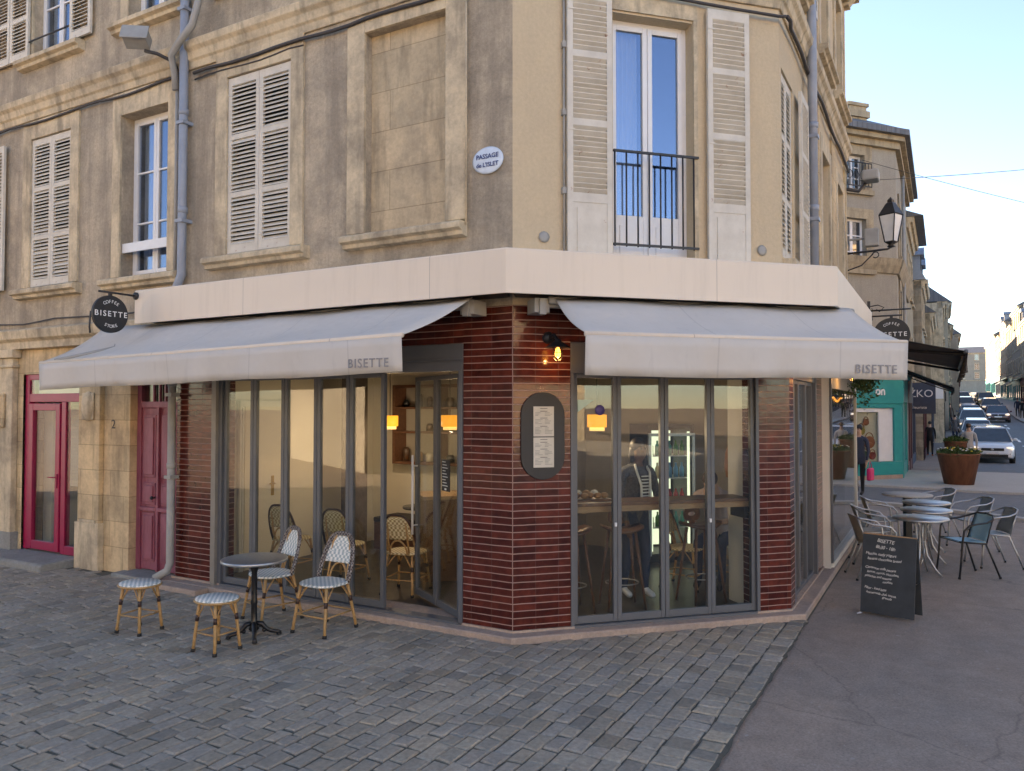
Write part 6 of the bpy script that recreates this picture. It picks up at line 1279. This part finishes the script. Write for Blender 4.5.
# street side of the teal shop, then the maroon and blue fronts
mb=MB(); mb.box(0.02,3.0,-.14,0,2.3,3.02); mb.box(.0,.35,-.12,0,-.4,2.3); mb.box(2.7,3.0,-.12,0,-.4,2.3); mb.box(.35,2.7,-.1,0,-.4,.4); mb.box(1.2,1.4,-.1,0,.4,2.3); mb.box(-.05,3.1,-.22,0,3.03,3.12); obj('shopfront',mb,M['teal'],t,FS)
mb=MB(); mb.box(.35,1.2,-.05,-.02,.4,2.3); mb.box(1.4,2.7,-.05,-.02,.4,2.3); obj('shop_panel',mb,M['tealb'],t,FS)
mb=MB(); mb.box(3.3,7.3,-.14,0,2.3,3.1); mb.box(3.3,3.9,-.12,0,-.6,2.3); mb.box(5.2,5.6,-.12,0,-.6,2.3); mb.box(6.9,7.3,-.12,0,-.6,2.3); mb.box(3.9,6.9,-.1,0,-.6,.2); obj('shopfront',mb,M['maroon'],t,FS)
awning(FS,.4,7.0,-.1,3.35,-1.45,2.75,.15,'narrow dark awning on the far side of the crossing, below the charcoal one',None or M['dawn'])
# left row
def lrow(x0,w,hgt,label,wall,p=0,**k): return house(label,FS@T(0,-p,0),w,9,hgt,k.pop('roofh',4.0),wall,k.pop('cols',3),k.pop('rows',2),base=gz(x0+w/2),x0=x0,**k)
lrow(7.55,6.5,9.9,'tall sunlit stone house just past the teal corner house',M['lime3'],0,shop=M['bluesign'],roofh=2.2,over=.6)
lrow(14.1,6.2,8.4,'stone house with arched zinc dormers and a curved mansard roof',M['lime2'],.35,mansard=True,dorm=2,shop=M['maroon'],roofmat='zinc',chim=0,roofh=2.4)
lrow(20.4,8,7.4,'ochre fronted house with heavy cornice left of the street',M['lime3'],.6,shop=M['bluesign'],chim=1)
lrow(28.5,9,8.6,'pale carved stone house with crowning balustrade',M['lime'],1.2,shop=M['dawn'],chim=0,cols=4)
lrow(37.6,10,9.0,'slate roofed pale house with tall chimney stack, left row',M['stucco3'],1.5,shop=M['teal'],chim=2,cols=4)
lrow(47.7,14,8.0,'long grey house left of the street with steep roof',M['lime2'],1.7,shop=M['bluesign'],chim=2,cols=5,roofh=3)
lrow(61.8,16,7.6,'wide pale house half way along the left row',M['stucco3'],2.5,shop=M['maroon'],chim=1,cols=5)
lrow(78,22,7.6,'long stone house far along the left row',M['lime2'],2.7,chim=2,cols=6,shop=M['bluesign'])
lrow(100.2,30,8,'last house of the left row before the street closes',M['lime3'],2.9,chim=2,cols=7,shop=M['dawn'])
# projecting sign boards of the left row
def board_sign(s,p,z0,z1,label,m,words,wd=1.0,sz=.26):
    t=thing('shop_sign',label,'shop sign',FS@T(s,-p,gz(s))@RZ(-PI/2)); mb=MB(); mb.box(-wd/2,wd/2,-.04,.04,z0,z1); b=obj('sign_board',mb,m,t); mb=MB(); mb.tube([(-wd/2-.3,0,z1-.1),(wd/2,0,z1+.03)],.02,6); obj('bracket',mb,M['iron'],t)
    if words: 
        for i,(w_,zz,ss) in enumerate(words): text('lettering',w_,ss,M['wsign'],b,WM[t]@T(0,-.045,zz),ext=.003)
    return t
s_,p_=fs_at(919,370,31); board_sign(s_,p_,2.2,3.45,'dark slate blue sign board with white lettering past the teal shop',M['bluesign'],[('IZKO',3.0,.42),('fleuriste',2.45,.16)],1.15)
s_,p_=fs_at(935,378,44); board_sign(s_,p_,2.9,3.7,'small white shop sign beyond the blue board',M['white'],None,.8)
# right row
def rrow(x0,w,hgt,label,wall,p=9.4,**k):
    X=FS@T(x0+w,-p,0)@RZ(PI); return house(label,X,w,10,hgt,k.pop('roofh',3),wall,k.pop('cols',3),k.pop('rows',3),base=gz(x0+w/2),**k)
rr_=[(52,12,10.6,'first house of the right row, cut by the photo edge','lime3',1,0),(64.1,11,11.4,'right row house with twin chimney stacks and warm stone gable','lime3',2,2),(75.2,11,9.8,'right row house with grey shutters and small dormers','lime2',0,2),(86.3,12,12.0,'tall narrow stone house of the right row','lime3',2,0),(98.4,12,10.4,'pale rendered house in the middle of the right row','stucco3',1,0),(110.5,14,11.6,'right row house with steep slate roof','lime2',2,2),(124.6,14,10.2,'low stone house further along the right row','lime3',1,0),(138.7,16,11.0,'gabled house toward the end of the right row','lime2',1,0),(154.8,20,10.5,'last long house of the right row','lime3',2,0)]
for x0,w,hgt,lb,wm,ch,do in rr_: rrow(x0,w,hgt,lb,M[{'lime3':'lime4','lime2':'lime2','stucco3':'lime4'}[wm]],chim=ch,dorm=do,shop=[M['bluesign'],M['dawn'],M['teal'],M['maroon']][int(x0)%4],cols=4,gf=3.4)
awning(FS@T(88,-9.4,gz(88))@RZ(PI),-4,4,0,3.2,-1.3,2.7,.2,'small pale awning half way along the right row',M['awning'])
awning(FS@T(112,-9.4,gz(112))@RZ(PI),-5,5,0,3.2,-1.3,2.7,.2,'distant dark awning along the right row',M['dawn'])
house('pale block closing the view at the end of the street',FS@T(212,9,0)@RZ(-PI/2)@T(0,0,gz(212)),26,12,10.5,2.0,M['stucco3'],8,3,group='houses along the far street',chim=0)
# houses across the open side of the place (seen mirrored in the cafe glass)
house('pale gabled house across the passage, mirrored in the left glazing',frame((-17.5,-9,0),(0,1)),11,9,7.5,5,M['stucco3'],3,2,group='houses across the place',chim=1)
house('long stone terrace behind the viewpoint, mirrored in the corner glazing',frame((26,-27,0),(-1,0)),46,10,9.5,3.5,M['lime2'],10,3,group='houses across the place',chim=2)
house('stone house opposite on the street side, mirrored in the shop window',frame((26,24,0),(-math.sin(AL),-math.cos(AL))),22,9,9.5,3,M['lime3'],7,3,group='houses across the place',chim=2,shop=M['bluesign'])

struct('bounce_paving',MB().add([(-40,-27,-.004),(26,-27,-.004),(26,-5,-.004),(-40,-5,-.004)],[(0,1,2,3)]),M['pale'])  # unseen pale paving, added to bounce sunlight onto the house fronts
side_m=FT@T(-TW-.05,0,0)  # unseen houses added along here to keep the sun off the terrace
house('first plain unseen stone house, added beside the teal shop to block the sun',side_m@T(-12,0,0),12,9,9.6,2.5,M['lime2'],4,2,group='unseen sun blocking houses of the side street',chim=1)
house('second plain unseen house, added further along the side street to block the sun',side_m@T(-26.1,.3,0),14,9,10.2,2.5,M['stucco3'],4,2,group='unseen sun blocking houses of the side street',chim=1)
